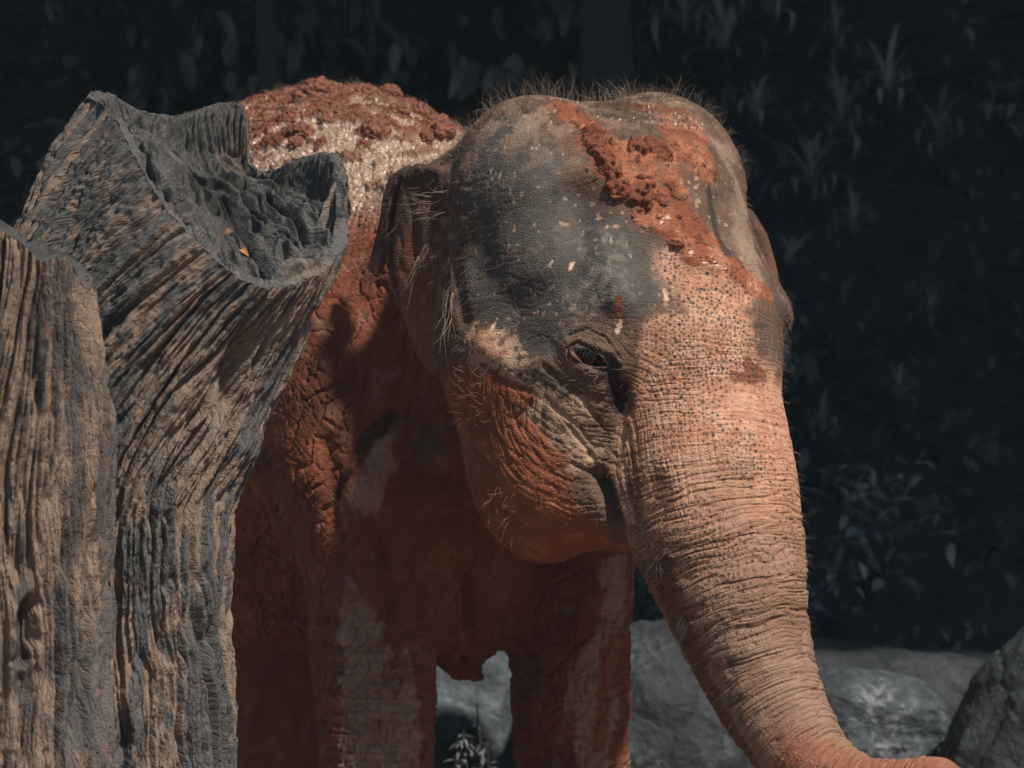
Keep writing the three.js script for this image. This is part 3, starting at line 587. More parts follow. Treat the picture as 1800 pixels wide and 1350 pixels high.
    const shine = MUD.shine(x, y, z); wet = max(wet, shine * (1 - 0.5 * cl), br * 0.55 * sstep(0.25, 0.5, midn + 0.3)); h += shine * (0.006 * lumps(x * 105, y * 105, z * 105, 4) + 0.0015 * n2);
    mixTo(c2, COL.mudDark, max(shine, fw * 0.7) * sstep(0.4, 0.55, speck + 0.3 * midn) * 0.7);
    const ts = max(MUD.square(x, y, z), MUD.squareTail(x, y, z)); mixTo(c2, A3(0.2, 0.066, 0.036), ts * 0.9);
    mixTo(c2, A3(0.13, 0.045, 0.028), max(MUD.trunkSpot(x, y, z), MUD.trunkSpotB(x, y, z)) * 0.75); mixTo(c2, A3(0.13, 0.05, 0.03), MUD.trunkEdge(x, y, z) * 0.85); mixTo(c2, A3(0.26, 0.095, 0.055), MUD.trunkLow(x, y, z) * 0.8);
    mixTo(c2, COL.mud, SKIN.redMark(x, y, z)); const pm = max(SKIN.whiteMark(x, y, z), SKIN.paleMark(x, y, z) * 0.8, SKIN.paleMarkB(x, y, z), SKIN.paleMarkC(x, y, z) * 0.7, SKIN.paleMarkD(x, y, z)); mixTo(c2, A3(0.6, 0.42, 0.31), pm);
    const te = SKIN.tear(x, y, z); mixTo(c2, COL.black, te * 0.92); wet = max(wet, te * 0.4);
    const vx = x - EYE_AT[0], vy = y - EYE_AT[1], vz = z - EYE_AT[2], ea = vx * eyeA[0] + vy * eyeA[1] + vz * eyeA[2], eb = vx * eyeB[0] + vy * eyeB[1] + vz * eyeB[2], e2 = lidAt(ea, eb);
    if (abs(e2) < 0.09) { mixTo(c2, COL.greyDark, sstep(0.045, 0.015, e2) * (eb > 0.006 ? 0.7 : 0.25)); mixTo(c2, COL.greyPale, exp(-((e2 - 0.006) ** 2) / 0.00001) * (eb > 0 ? 0.6 : 0.2)); mixTo(c2, COL.black, sstep(0.002, -0.003, e2)); }
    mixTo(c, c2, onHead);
  }
  if (onEar > 0) { const q = mixv(mixv(COL.brown, COL.mud, 0.4), COL.greyDark, sstep(2.0, 2.14, y + 0.16 * midn) * 0.85); mixTo(q, COL.tan, sstep(0.2, 0.5, midn + 0.3 * big) * 0.4); mixTo(q, A3(0.24, 0.1, 0.053), sstep(1.98, 1.86, y + 0.05 * midn) * 0.8); mixTo(c, q, onEar); }
  const g = 1 + 0.1 * grain + 0.12 * speck + 0.14 * midn; c[0] *= g; c[1] *= g; c[2] *= g;
  const uv = onTrunk > 0.5 ? [T.th * T.r, T.s] : onHead > 0.5 ? [atan2(ph[0], ph[2] + 0.2) * 0.36, ph[1] + 5] : [x * 0.9 - z * 0.5, y + 0.2 * x + 9];
  return { h, c, wet, uv, onTrunk, onHead, onBody, onEar, pink: onHead > 0 ? max(SKIN.trunkPink(x, y, z), SKIN.pinkBridge(x, y, z)) : 0, T };
}
// ---------- the elephant ----------
const elephantThing = base('elephant', [0, 0, 0], 'reddish brown mud covered elephant with pink freckled trunk, standing behind the stumps', 'elephant');
const skinMat = new THREE.MeshPhysicalMaterial({ vertexColors: true, roughness: 0.7, specularIntensity: 0.5, bumpMap: skinBump, bumpScale: 0.0028 });
const wetMat = new THREE.MeshPhysicalMaterial({ vertexColors: true, roughness: 0.36, specularIntensity: 1.0, clearcoat: 0.6, clearcoatRoughness: 0.34, bumpMap: skinBump, bumpScale: 0.003 });
const hairRoots = [];
{
  let m = surfaceNet(elephant, [-1.25, 0, -3.1], [1.3, 2.62, 0.85], 0.0112);
  project(elephant, m.pos, 2);
  const want = (x, y, z, nx, ny, nz) => {
    const q = toPx([x, y, z]), v = norm(sub(EYE, [x, y, z])), facing = nx * v[0] + ny * v[1] + nz * v[2];
    if (facing < -0.1 || q[0] < 380 || q[0] > 1800 || q[1] > 1400 || z < -2) return 0.05;
    if (q[0] < 500 && q[1] > 560 + (500 - q[0]) * 1.2) return 0.006;
    return hypot(x - EYE_AT[0], y - EYE_AT[1], z - EYE_AT[2]) < 0.07 ? 0.0021 : q[0] > 1060 && q[1] > 420 && z > -0.3 ? FINE * 0.8 : FINE * (q[0] < 810 && q[1] > 300 || q[1] > 1000 && q[0] < 1130 ? 1.45 : 1.05);
  };
  m = refine(m, want, elephant, 4);
  const N = m.pos.length / 3, pos = new Float32Array(m.pos), nrm = vertexNormals(m.pos, m.idx), col = new Float32Array(N * 3), wet = new Float32Array(N), uv = new Float32Array(N * 2);
  const rnd = rng(11), seeds = [];
  for (let i = 0; i < N; i++) {
    const x = pos[3 * i], y = pos[3 * i + 1], z = pos[3 * i + 2], nx = nrm[3 * i], ny = nrm[3 * i + 1], nz = nrm[3 * i + 2];
    const s = skinAt(x, y, z, nx, ny, nz);
    pos[3 * i] += nx * s.h; pos[3 * i + 1] += ny * s.h; pos[3 * i + 2] += nz * s.h;
    col.set(s.c, 3 * i); uv.set(s.uv, 2 * i); wet[i] = s.wet;
    // freckles
    const f = s.pink > 0 ? s.pink * (1 - sstep(0.55, 0.95, s.T.s)) * clamp(0.74 + 1.2 * noise(x * 9, y * 9, z * 9) + 0.5 * sstep(0.3, 0.1, s.T.s) + 2.4 * s.pink * (1 - s.pink)) : 0;
    if (f > 0.02 && rnd() < f * 0.5) seeds.push([x, y, z, f]);
    if (nz > -0.6 || ny > 0.2) { const q = rnd(); if (q < 0.05 && y > 0.8) hairRoots.push([pos[3 * i], pos[3 * i + 1], pos[3 * i + 2], nx, ny, nz, s.onTrunk, s.onHead, s.onBody, s.onEar]); }
  }
  // freckles: dark round spots, never closer than about a centimetre
  const cell = 0.02, hash = new Map(), key = (a, b, c) => (a * 4096 + b) * 4096 + c, at3 = (v) => floor(v / cell) + 500;
  for (const sd of seeds) {
    const [x, y, z, f] = sd, a = at3(x), b = at3(y), c = at3(z); let ok = true; const gap = lerp(0.024, 0.0095, clamp(f)) * (0.75 + 0.6 * hash3(floor(x * 900), floor(y * 900), 3));
    for (let i = -1; i <= 1 && ok; i++) for (let j = -1; j <= 1 && ok; j++) for (let k = -1; k <= 1 && ok; k++) for (const o of hash.get(key(a + i, b + j, c + k)) ?? []) if ((o[0] - x) ** 2 + (o[1] - y) ** 2 + (o[2] - z) ** 2 < gap * gap) { ok = false; break; }
    if (!ok) continue;
    const kk = key(a, b, c); if (!hash.has(kk)) hash.set(kk, []); hash.get(kk).push([x, y, z, 0.0021 + 0.0024 * rnd() * rnd() + 0.001 * rnd(), 0.6 + 0.4 * rnd()]);
  }
  for (let i = 0; i < N; i++) {
    const x = m.pos[3 * i], y = m.pos[3 * i + 1], z = m.pos[3 * i + 2]; if (z < -0.6) continue;
    const a = at3(x), b = at3(y), c = at3(z); let k = 0;
    for (let u = -1; u <= 1; u++) for (let v = -1; v <= 1; v++) for (let w = -1; w <= 1; w++) for (const o of hash.get(key(a + u, b + v, c + w)) ?? []) { const d = hypot(o[0] - x, o[1] - y, o[2] - z); if (d < o[3] + 0.003) k = max(k, o[4] * sstep(o[3] + 0.0016, o[3] - 0.0012, d)); }
    if (k > 0) { const cc = [col[3 * i], col[3 * i + 1], col[3 * i + 2]]; mixTo(cc, COL.spot, k * 0.95); col.set(cc, 3 * i); }
  }
  const dry = [], damp = [];
  for (let i = 0; i < m.idx.length; i += 3) { const w = (wet[m.idx[i]] + wet[m.idx[i + 1]] + wet[m.idx[i + 2]]) / 3; (w > 0.45 ? damp : dry).push(m.idx[i], m.idx[i + 1], m.idx[i + 2]); }
  const g = geo(pos, new Uint32Array([...dry.concat(damp)]), col, vertexNormals(pos, m.idx), uv);
  g.addGroup(0, dry.length, 0); g.addGroup(dry.length, damp.length, 1);
  part('body', g, [skinMat, wetMat], elephantThing);
  console.log('elephant', N, m.idx.length / 3, 'freckles', [...hash.values()].flat().length, 'roots', hairRoots.length);
}
// ---------- the elephant's eye, clods of mud and hair ----------
{
  const eyeMat = new THREE.MeshPhysicalMaterial({ color: rgb(0.007, 0.006, 0.0055), roughness: 0.1, specularIntensity: 0.5 });
  const c = addv(addv(EYE_AT, mul(eyeN, -0.037)), mul(eyeA, -0.002)), g = new THREE.SphereGeometry(0.034, 40, 28); g.translate(...c); part('eye', g, eyeMat, elephantThing);
}
const clodMat = new THREE.MeshStandardMaterial({ vertexColors: true, roughness: 0.7 });
{
  const r = rng(5);
  [[555, 178, 30], [598, 172, 15], [640, 172, 16], [685, 176, 20], [700, 205, 17], [662, 240, 22], [665, 222, 16], [740, 205, 16], [765, 225, 18], [772, 240, 20], [630, 215, 14], [530, 240, 18], [505, 205, 12], [470, 215, 12], [640, 262, 10], [720, 185, 12], [600, 200, 12], [575, 215, 10], [520, 258, 12], [748, 246, 10], [455, 230, 11], [690, 225, 10]].forEach(([px, py, rp]) => {
    let q = null; for (let o = 0; o < 40 && !q; o += 4) q = castRay(px, py + o); if (!q) return;
    const R = rp * PXM * 1.4, g = new THREE.IcosahedronGeometry(1, 14), P = g.attributes.position, col = new Float32Array(P.count * 3), sd = r() * 50, s = [1 + 0.3 * r(), 0.8 + 0.4 * r(), 0.8 + 0.3 * r()];
    for (let i = 0; i < P.count; i++) {
      const x = P.getX(i), y = P.getY(i), z = P.getZ(i), f = R * (0.72 + 0.3 * fbm(x * 1.6 + sd, y * 1.6, z * 1.6, 3) + 0.24 * lumps(x * 2.4 + sd, y * 2.4, z * 2.4, 4) + 0.12 * lumps(x * 6, y * 6, z * 6 + sd, 4));
      P.setXYZ(i, q[0] + x * f * s[0], q[1] + 0.25 * R + y * f * s[1], q[2] + z * f * s[2]); const k = noise(x * 7 + sd, y * 7, z * 7), cc = mixv(mixv(COL.mud, COL.mudDark, 0.3), COL.mudDark, sstep(-0.2, 0.6, k)); col.set(cc, 3 * i);
    }
    g.setAttribute('color', new THREE.BufferAttribute(col, 3)); g.computeVertexNormals(); part('mud_clod', g, clodMat, elephantThing);
  });
}
{
  const r = rng(21), pos = [], idx = [], col = [];
  const strand = (p, d, L, w, curl, drop, c) => {   // a thin tapering hair that bends
    const n = 5; let q = [...p], v = norm(d); const bend = [(r() - 0.5) * curl, (r() - 0.5) * curl, (r() - 0.5) * curl], b0 = pos.length / 3;
    for (let i = 0; i <= n; i++) {
      const e1 = norm(cross(v, [0.3, 0.2, 0.93])), e2 = cross(v, e1), k = w * (1 - 0.75 * i / n);
      for (let j = 0; j < 3; j++) { const a = j * 2.0944; pos.push(q[0] + k * (e1[0] * cos(a) + e2[0] * sin(a)), q[1] + k * (e1[1] * cos(a) + e2[1] * sin(a)), q[2] + k * (e1[2] * cos(a) + e2[2] * sin(a))); col.push(...c); }
      if (i < n) for (let j = 0; j < 3; j++) { const a = b0 + i * 3 + j, b = b0 + i * 3 + (j + 1) % 3; idx.push(a, b, a + 3, b, b + 3, a + 3); }
      q = addv(q, mul(v, L / n)); v = norm(addv(addv(v, bend), [0, -drop, 0]));
    }
  };
  const dark = [0.06, 0.05, 0.045], tan = [0.42, 0.3, 0.2], fox = [0.5, 0.24, 0.12], mid = [0.2, 0.14, 0.1];
  let count = 0;
  const tint = (a, b) => mixv(a, b, r());
  for (const [x, y, z, nx, ny, nz, onT, onH, onB, onE] of hairRoots) {
    const n = [nx, ny, nz], ph = HH(x, y, z), q = r(); let done = true;
    const tang = (d) => norm(sub(d, mul(n, dot(d, n))));
    if (onE > 0.5) { if (q < 0.05) strand([x, y, z], addv(n, mul(tang([-0.6, -0.6, 0.3]), 1.4)), 0.02 + 0.03 * r(), 0.00045, 0.3, 0.1, tint(dark, tan)); else done = false; }
    else if (onT > 0.6) { const edge = 1 - abs(nz); if (q < 0.035 + 0.06 * edge) strand([x, y, z], addv(n, [0.2 * (r() - 0.5), -0.4, 0]), 0.012 + 0.018 * r(), 0.0004, 0.2, 0.05, tint(dark, mid)); else done = false; }
    else if (onH > 0.6) {
      const top = sstep(0.4, 0.56, ph[1]), back = sstep(-0.15, -0.35, ph[2]), brow = ph[2] > -0.12 ? 1 : 0;
      if (ph[1] > 0.36) { if (q < 0.12 + 0.3 * top) strand([x, y, z], addv(mul(n, 1), [0.9 * (r() - 0.5), 0.25 + 0.2 * r(), 0.7 * (r() - 0.5)]), 0.014 + 0.042 * r() * (0.35 + top) * (r() < 0.12 ? 1.7 : 1), 0.00042, 0.95, 0.02, r() < 0.72 ? tint(dark, mid) : tint(mid, tan)); else done = false; }
      else if (ph[1] > -0.02) { const sideK = sstep(0.05, 0.3, ph[0]); if (q < (0.1 + 0.4 * back) * sideK + 0.12 * sstep(-0.1, -0.25, ph[0])) strand([x, y, z], addv(mul(n, 0.55), mul(tang([-0.7, -0.35 - 0.4 * r(), -0.2]), 1)), 0.012 + 0.018 * r() * (1 + back), 0.00035, 0.5, 0.03, r() < 0.75 ? tint(dark, mid) : tint(mid, tan)); else done = false; }
      else if (ph[0] > 0.05) { if (q < 0.05 + 0.05 * sstep(-0.15, -0.3, ph[2])) strand([x, y, z], addv(mul(n, 0.6), mul(tang([-0.5, -0.6 + r(), 0]), 1)), 0.015 + 0.025 * r(), 0.00032, 0.9, 0.02, r() < 0.7 ? tint(fox, mid) : tan); else done = false; }
      else if (ny < -0.2) { if (q < 0.15) strand([x, y, z], addv(n, [0, -0.5, 0]), 0.02 + 0.04 * r(), 0.0005, 0.5, 0.05, dark); else done = false; }
      else done = false;
    } else if (y > 2.0 && x > -0.7) { if (q < 0.3) strand([x, y, z], addv(mul(n, 0.5), mul(tang([-0.8, -0.2 + 0.3 * (r() - 0.5), 0]), 1)), 0.02 + 0.025 * r(), 0.0005, 0.4, 0.04, r() < 0.7 ? tint(tan, fox) : mid); else done = false; }
    else if (q < 0.03) strand([x, y, z], addv(n, [0, -0.8, 0]), 0.015 + 0.015 * r(), 0.0004, 0.4, 0.05, tint(dark, fox)); else done = false;
    if (done) count++;
  }
  // long pale hairs on the ear's front edge, tufts on the crown, lashes, beard under the chin
  const tuft = (px, py, n, spread, d, L, w, curl, drop, c1, c2) => { for (let i = 0; i < n; i++) { const p = castRay(px + (r() - 0.5) * spread[0], py + (r() - 0.5) * spread[1]); if (p) strand(p, [d[0] + 0.35 * (r() - 0.5), d[1] + 0.35 * (r() - 0.5), d[2] + 0.3 * r()], L * (0.6 + 0.6 * r()), w, curl, drop, tint(c1, c2)); } };
  tuft(748, 440, 18, [30, 30], [-0.5, -0.8, 0.6], 0.06, 0.0004, 0.5, 0.12, tan, mid); tuft(740, 470, 5, [20, 40], [-0.3, -1, 0.3], 0.1, 0.0004, 0.2, 0.05, tan, mid);
  tuft(790, 540, 12, [16, 60], [-0.25, -1, 0.5], 0.11, 0.00045, 0.4, 0.1, tan, [0.5, 0.34, 0.22]); tuft(780, 480, 40, [40, 90], [-0.5, -0.7, 0.5], 0.05, 0.0005, 0.5, 0.1, tan, dark);
  tuft(760, 360, 26, [60, 60], [-1, -0.1, 0.35], 0.06, 0.0004, 0.35, 0.03, tan, mid);
  tuft(985, 168, 80, [90, 10], [0.1, 1, 0.1], 0.055, 0.00045, 1.1, -0.02, dark, mid); tuft(1100, 178, 16, [22, 8], [0, 1, 0.1], 0.065, 0.00042, 1.0, -0.02, mid, tan); tuft(1150, 172, 50, [110, 8], [0.2, 1, 0.1], 0.045, 0.00045, 1.1, 0, dark, mid); tuft(890, 195, 90, [110, 20], [-0.6, 0.9, 0.1], 0.05, 0.0005, 0.8, 0, dark, mid); tuft(1235, 200, 40, [50, 30], [0.8, 0.6, 0], 0.04, 0.0005, 0.7, 0, dark, mid);
  tuft(1290, 290, 30, [30, 70], [1, 0.3, 0], 0.045, 0.0005, 0.4, 0, dark, mid); tuft(1130, 985, 50, [60, 16], [0.1, -1, 0.3], 0.05, 0.0005, 0.5, 0.02, dark, mid); tuft(1115, 1060, 30, [8, 60], [0.9, -0.5, 0.2], 0.04, 0.0005, 0.7, 0.02, dark, mid); tuft(1205, 1110, 26, [16, 60], [-0.6, -0.9, 0.2], 0.035, 0.0005, 0.3, 0.02, dark, dark);
  tuft(830, 700, 40, [50, 120], [-0.6, 0.3, 0.7], 0.045, 0.00035, 0.9, 0, fox, tan); tuft(880, 900, 30, [60, 90], [-0.4, -0.4, 0.8], 0.045, 0.00035, 0.7, 0.03, fox, tan);
  for (let i = 0; i < 6; i++) { const a = -0.03 + 0.055 * r(), p = addv(addv(EYE_AT, mul(eyeA, a)), addv(mul(eyeB, 0.019 * (1 - (a / 0.05) ** 2)), mul(eyeN, 0.004))); strand(p, addv(mul(eyeB, -0.75), addv(mul(eyeN, 0.55), mul(eyeA, 0.25 * (r() - 0.5)))), 0.024 + 0.014 * r(), 0.00025, 0.12, 0.03, tint(dark, mid)); }
  console.log('hairs', count, idx.length / 3);
  part('hair', geo(pos, idx, new Float32Array(col)), new THREE.MeshStandardMaterial({ vertexColors: true, roughness: 0.5 }), elephantThing, 'stuff');
}
// ---------- the two stumps ----------
const stumpMat = new THREE.MeshStandardMaterial({ vertexColors: true, roughness: 0.86, bumpMap: barkBump, bumpScale: 0.006 });
function gridSurf(us, vs, fn, closed) {   // fn(u, v) -> { p, c }
  const nu = us.length, uv = new Float32Array(nu * vs.length * 2), pos = new Float32Array(nu * vs.length * 3), col = new Float32Array(nu * vs.length * 3), idx = [];
  vs.forEach((v, j) => us.forEach((u, i) => { const o = (j * nu + i) * 3, q = fn(u, v); pos.set(q.p, o); col.set(q.c, o); uv.set([u * 0.0063 + max(0, u - 130) * 0.009, q.p[1] + 0.3 * q.p[2]], (j * nu + i) * 2); }));
  for (let j = 0; j < vs.length - 1; j++) for (let i = 0; i < (closed ? nu : nu - 1); i++) { const a = j * nu + i, b = j * nu + ((i + 1) % nu), c = a + nu, d = b + nu; idx.push(a, c, b, b, c, d); }
  return { pos, col, idx, uv };
}
const span = (a, b, n, end = true) => Array.from({ length: n }, (_, i) => lerp(a, b, i / (end ? n - 1 : n)));
const table = (rows) => { const t = [...rows.map((r) => [r[0] - 360, ...r.slice(1)]), ...rows, ...rows.map((r) => [r[0] + 360, ...r.slice(1)])]; return (a) => { a = ((a % 360) + 360) % 360; let i = 1; while (t[i][0] < a) i++; const k = (a - t[i - 1][0]) / (t[i][0] - t[i - 1][0] || 1); return t[i].map((v, c) => lerp(t[i - 1][c], v, k)); }; };
const DEG = PI / 180;
function barkDepth(w, y, seed, tilt) {  // w metres round the trunk, y metres up
  const a = w + tilt * y + 0.03 * noise(w * 3, y * 2.5, seed) + 0.011 * noise(w * 11, y * 8, seed + 4) + 0.003 * noise(w * 34, y * 26, seed + 6);
  const r1 = noise(a * 33, y * 2.6, seed), r2 = noise(a * 74, y * 5, seed + 9), r3 = noise(a * 140, y * 11, seed + 3);
  const deep = creaseOf(r1, 0.2) * 0.026 + creaseOf(r2, 0.2) * 0.014 + creaseOf(r3, 0.24) * 0.006;
  return 0.006 - deep + 0.012 * fbm(a * 9, y * 3, seed + 2, 3) + 0.0035 * fbm(a * 60, y * 24, seed, 4);
}
const streak = (w, y, seed) => fbm((w + 0.014 * noise(w * 11, y * 9, seed + 4)) * 26, y * 3.2, seed + 1, 4);
const CON = { grey: [0.072, 0.069, 0.066], dark: [0.032, 0.031, 0.031], tan: [0.19, 0.134, 0.1], tanDark: [0.1, 0.072, 0.057], pale: [0.16, 0.155, 0.15], moss: [0.34, 0.165, 0.1] };
{
  const Z0 = 0.6, RZ = 0.36;
  const rim = table([[0, 613, 385], [10, 606, 425], [22, 588, 448], [40, 560, 478], [55, 520, 500], [72, 470, 508], [86, 425, 492], [100, 385, 462], [115, 340, 420], [130, 296, 372], [143, 258, 315], [155, 228, 255], [165, 205, 212], [175, 178, 182], [185, 150, 168], [195, 165, 160], [205, 192, 163], [216, 238, 190], [232, 300, 206], [248, 345, 192], [262, 385, 180], [275, 412, 178], [284, 430, 190], [291, 438, 220], [297, 441, 285], [304, 462, 303], [313, 490, 298], [324, 530, 280], [334, 566, 268], [343, 594, 270], [350, 608, 296], [355, 614, 340]]);
  const rimAt = (a) => { const [, x, y] = rim(a); return at(x, y, Z0 + RZ * sin(a * DEG)); };
  const y9 = at(400, 900, Z0)[1], cx = at(174, 900, Z0)[0], RX = 234 * PXM * 0.94;
  const knob = at(432, 785, Z0 + 0.16), pitK = at(408, 690, Z0 + 0.2);
  const outer = (a, v) => {
    const R = rimAt(a), th = a * DEG, left = (1 - cos(th)) / 2, y = v * R[1];
    const t = clamp((y - y9) / (R[1] - y9)), fl = pow(t, lerp(1.02, 2.6, left)) , root = sstep(0.9, 0, y) * 0.1;
    let bx = cx + (RX + root) * cos(th), bz = Z0 + (0.3 + root) * sin(th);
    const x = lerp(bx, R[0], fl), z = lerp(bz, R[2], fl); return [x, y, z];
  };
  const front = [...span(-35, 165, 470), ...span(165, 200, 60).slice(1), ...span(200, 325, 60, false).slice(1)];
  const rows = [...span(0, 0.42, 14, false), ...span(0.42, 1, 430)];
  const nOf = (a, v) => { const p = outer(a, v), q = outer(a + 0.6, v), r = outer(a, min(1, v + 0.004)), s = outer(a, min(1, v + 0.004) - 0.006); return norm(cross(sub(r, s), sub(q, p))); };
  const paint = (p, dep, seed, warm) => {
    const k = fbm(p[0] * 7 + seed, p[1] * 2.2, p[2] * 7, 4), m = fbm(p[0] * 30, p[1] * 14, p[2] * 30 + seed, 4), s = noise(p[0] * 240, p[1] * 240, p[2] * 240);
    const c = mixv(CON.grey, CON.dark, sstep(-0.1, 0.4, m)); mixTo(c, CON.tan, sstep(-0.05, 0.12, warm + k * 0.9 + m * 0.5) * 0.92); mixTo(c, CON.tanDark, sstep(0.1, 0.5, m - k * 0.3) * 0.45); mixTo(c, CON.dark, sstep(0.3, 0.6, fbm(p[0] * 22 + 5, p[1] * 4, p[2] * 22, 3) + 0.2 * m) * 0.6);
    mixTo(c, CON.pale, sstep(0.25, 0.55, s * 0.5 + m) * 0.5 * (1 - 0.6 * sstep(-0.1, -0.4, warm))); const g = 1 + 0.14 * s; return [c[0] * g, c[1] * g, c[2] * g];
  };
  const wall = gridSurf(front, rows, (a, v) => {
    const p = outer(a, v), n = nOf(a, v), w = a * DEG * 0.36 + max(0, a - 130) * DEG * 0.45, d0 = barkDepth(w, v * 2.3, 3.1, 0.01);
    let d = d0 * 1.15 * sstep(1.02, 0.94, v) + 0.4 * d0 * sstep(0.94, 1.02, v);
    d += 0.02 * exp(-(((p[0] - knob[0]) ** 2) / 0.0009 + ((p[1] - knob[1]) ** 2) / 0.0035)) * (n[2] > 0 ? 1 : 0) - 0.024 * exp(-(((p[0] - pitK[0]) ** 2 / 0.0007) + ((p[1] - pitK[1]) ** 2 / 0.006))) * (n[2] > 0 ? 1 : 0);
    d += 0.012 * noise(p[0] * 7, p[1] * 5, p[2] * 7) + 0.005 * fbm(p[0] * 80, p[1] * 60, p[2] * 80, 4);
    const warm = -0.1 + 0.16 * sstep(140, 60, a) + 0.8 * streak(w, v * 2.3, 3.1);  // streaky tan and grey concrete, plus extra tan painted on the sunlit side
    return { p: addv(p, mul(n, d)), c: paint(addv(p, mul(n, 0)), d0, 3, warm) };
  }, true);
  // the hollow top: from the rim over the lip and down to a wrinkled floor
  const fc = at(392, 392, Z0 - 0.02);
  const ang = [...span(0, 360, 560, false)], ins = [...span(0, 0.17, 56, false), ...span(0.17, 0.985, 140)];
  const dropAt = table([[0, 0.07], [30, 0.035], [50, 0.012], [95, 0.012], [115, 0.03], [150, 0.035], [170, 0.07], [190, 0.12], [215, 0.13], [240, 0.1], [262, 0.15], [284, 0.17], [292, 0.15], [299, 0.04], [312, 0.02], [324, 0.07], [340, 0.14], [352, 0.12]]);
  const dish = gridSurf(ang, ins, (a, w) => {
    const th = a * DEG, R = rimAt(a), o = outer(a, 1), nO = nOf(a, 1), dO = 0.4 * barkDepth(th * 0.36, 2.3, 3.1, 0.01) + 0.012 * noise(o[0] * 7, o[1] * 5, o[2] * 7), drop = dropAt(a)[1] * 0.42;
    const kw = 0.1 + 0.5 * drop / 0.42, k = w < 0.05 ? w * 2 : w < 0.16 ? lerp(0.1, kw, (w - 0.05) / 0.11) : lerp(kw, 1, (w - 0.16) / 0.84), lip = sin(PI * clamp(w / 0.11)) * 0.008 + 0.022 * fbm(R[0] * 16, R[1] * 16, R[2] * 16, 3) * sstep(0, 0.04, w) * sstep(0.2, 0.1, w);
    let p = mixv(R, fc, k); const floorK = sstep(0.13, 1, w);
    p[1] += lip - drop * sstep(0.045, 0.16, w) * (1 - 0.75 * floorK);
    const al = p[0] * 0.8 - p[1] * 0.6, q = p[0] * 0.6 + p[1] * 0.8 + 0.035 * noise(p[0] * 7, p[1] * 7, p[2] * 7) + 0.02 * noise(p[0] * 17, p[1] * 17, 2);
    const inn = sstep(0.1, 0.2, w), f1 = noise(q * 25, al * 2.4, 7.7), f2 = noise(q * 54 + 4, al * 5, 1.7), wl = 0.8 * barkDepth(th * 0.42 + 0.02 * noise(p[0] * 20, p[1] * 20, 4), w * 1.6, 8.3, 0.05) + 0.02 * fbm(p[0] * 18, p[1] * 18, p[2] * 18, 4);
    let d = inn * sstep(1, 0.9, w) * (0.04 * (0.45 - creaseOf(f1, 0.22)) + 0.026 * (0.4 - creaseOf(f2, 0.22)) + 0.014 * (1 - 2 * abs(noise(q * 90, al * 22, 3))) + 0.03 * noise(q * 13, al * 6, 4)) + wl * sstep(0.02, 0.06, w) * (1 - inn);
    d += (0.018 * fbm(p[0] * 36, p[1] * 36, p[2] * 36, 5) + 0.002 * noise(p[0] * 190, p[1] * 190, p[2] * 190)) * sstep(0, 0.03, w);
    const n = norm([0.15, 0.75, 0.55]); p = addv(p, mul(n, d)); p = addv(p, mul(nO, dO * (1 - sstep(0, 0.03, w))));
    const m = fbm(p[0] * 24, p[1] * 24, p[2] * 24, 4), s = noise(p[0] * 240, p[1] * 240, p[2] * 240), c = mixv(CON.grey, CON.dark, sstep(-0.15, 0.4, m)); mixTo(c, CON.pale, sstep(0.1, 0.45, m + 0.25 * s) * 0.5); mixTo(c, CON.tan, sstep(0.12, 0.4, fbm(p[0] * 9 + 4, p[1] * 9, p[2] * 9, 4)) * 0.5);
    const g = 1 + 0.16 * s; return { p, c: [c[0] * g, c[1] * g, c[2] * g] };
  }, true);
  // two dry leaves that lie in the hollow
  [[443, 452, 0.5, 'small orange dry leaf lying low in the hollow of the tall stump'], [404, 430, 2.2, 'dull brown dry leaf in the hollow of the tall stump, left of the orange one']].forEach(([px, py, turn, label], n) => {
    let best = 1e9, q = null; for (let i = 0; i < dish.pos.length; i += 3) { const p = [dish.pos[i], dish.pos[i + 1], dish.pos[i + 2]], s = toPx(p), d = hypot(s[0] - px, s[1] - py) - p[2] * 6; if (d < best) { best = d; q = p; } }
    const pos = [], idx = []; for (let i = 0; i <= 6; i++) { const t = i / 6, w = 0.008 * pow(sin(PI * clamp(0.06 + 0.92 * t)), 0.8), y = 0.012 * sin(PI * t); pos.push(-w, y + w * 0.6, t * 0.036, 0, y, t * 0.036, w, y + w * 0.6, t * 0.036); } for (let i = 0; i < 6; i++) { const o = 3 * i; idx.push(o, o + 3, o + 1, o + 1, o + 3, o + 4, o + 1, o + 4, o + 2, o + 2, o + 4, o + 5); }
    const m = part('dry_leaf', geo(pos, idx), new THREE.MeshStandardMaterial({ color: n ? rgb(0.12, 0.05, 0.028) : rgb(0.36, 0.14, 0.055), roughness: 0.7, side: THREE.DoubleSide }), scene); m.position.set(q[0] - 0.02, q[1] + 0.018, q[2] + 0.02); m.rotation.set(0.5, turn, 0.5); tag(m, label, 'leaf');
  });
  const t = base('tree_stump', [0, 0, 0], 'tall flared grey and tan stump with a hollow jagged top, beside the elephant', 'stump');
  part('trunk', geo(wall.pos, wall.idx, wall.col, null, wall.uv), stumpMat, t); part('hollow', geo(dish.pos, dish.idx, dish.col, null, dish.uv), stumpMat, t);
}
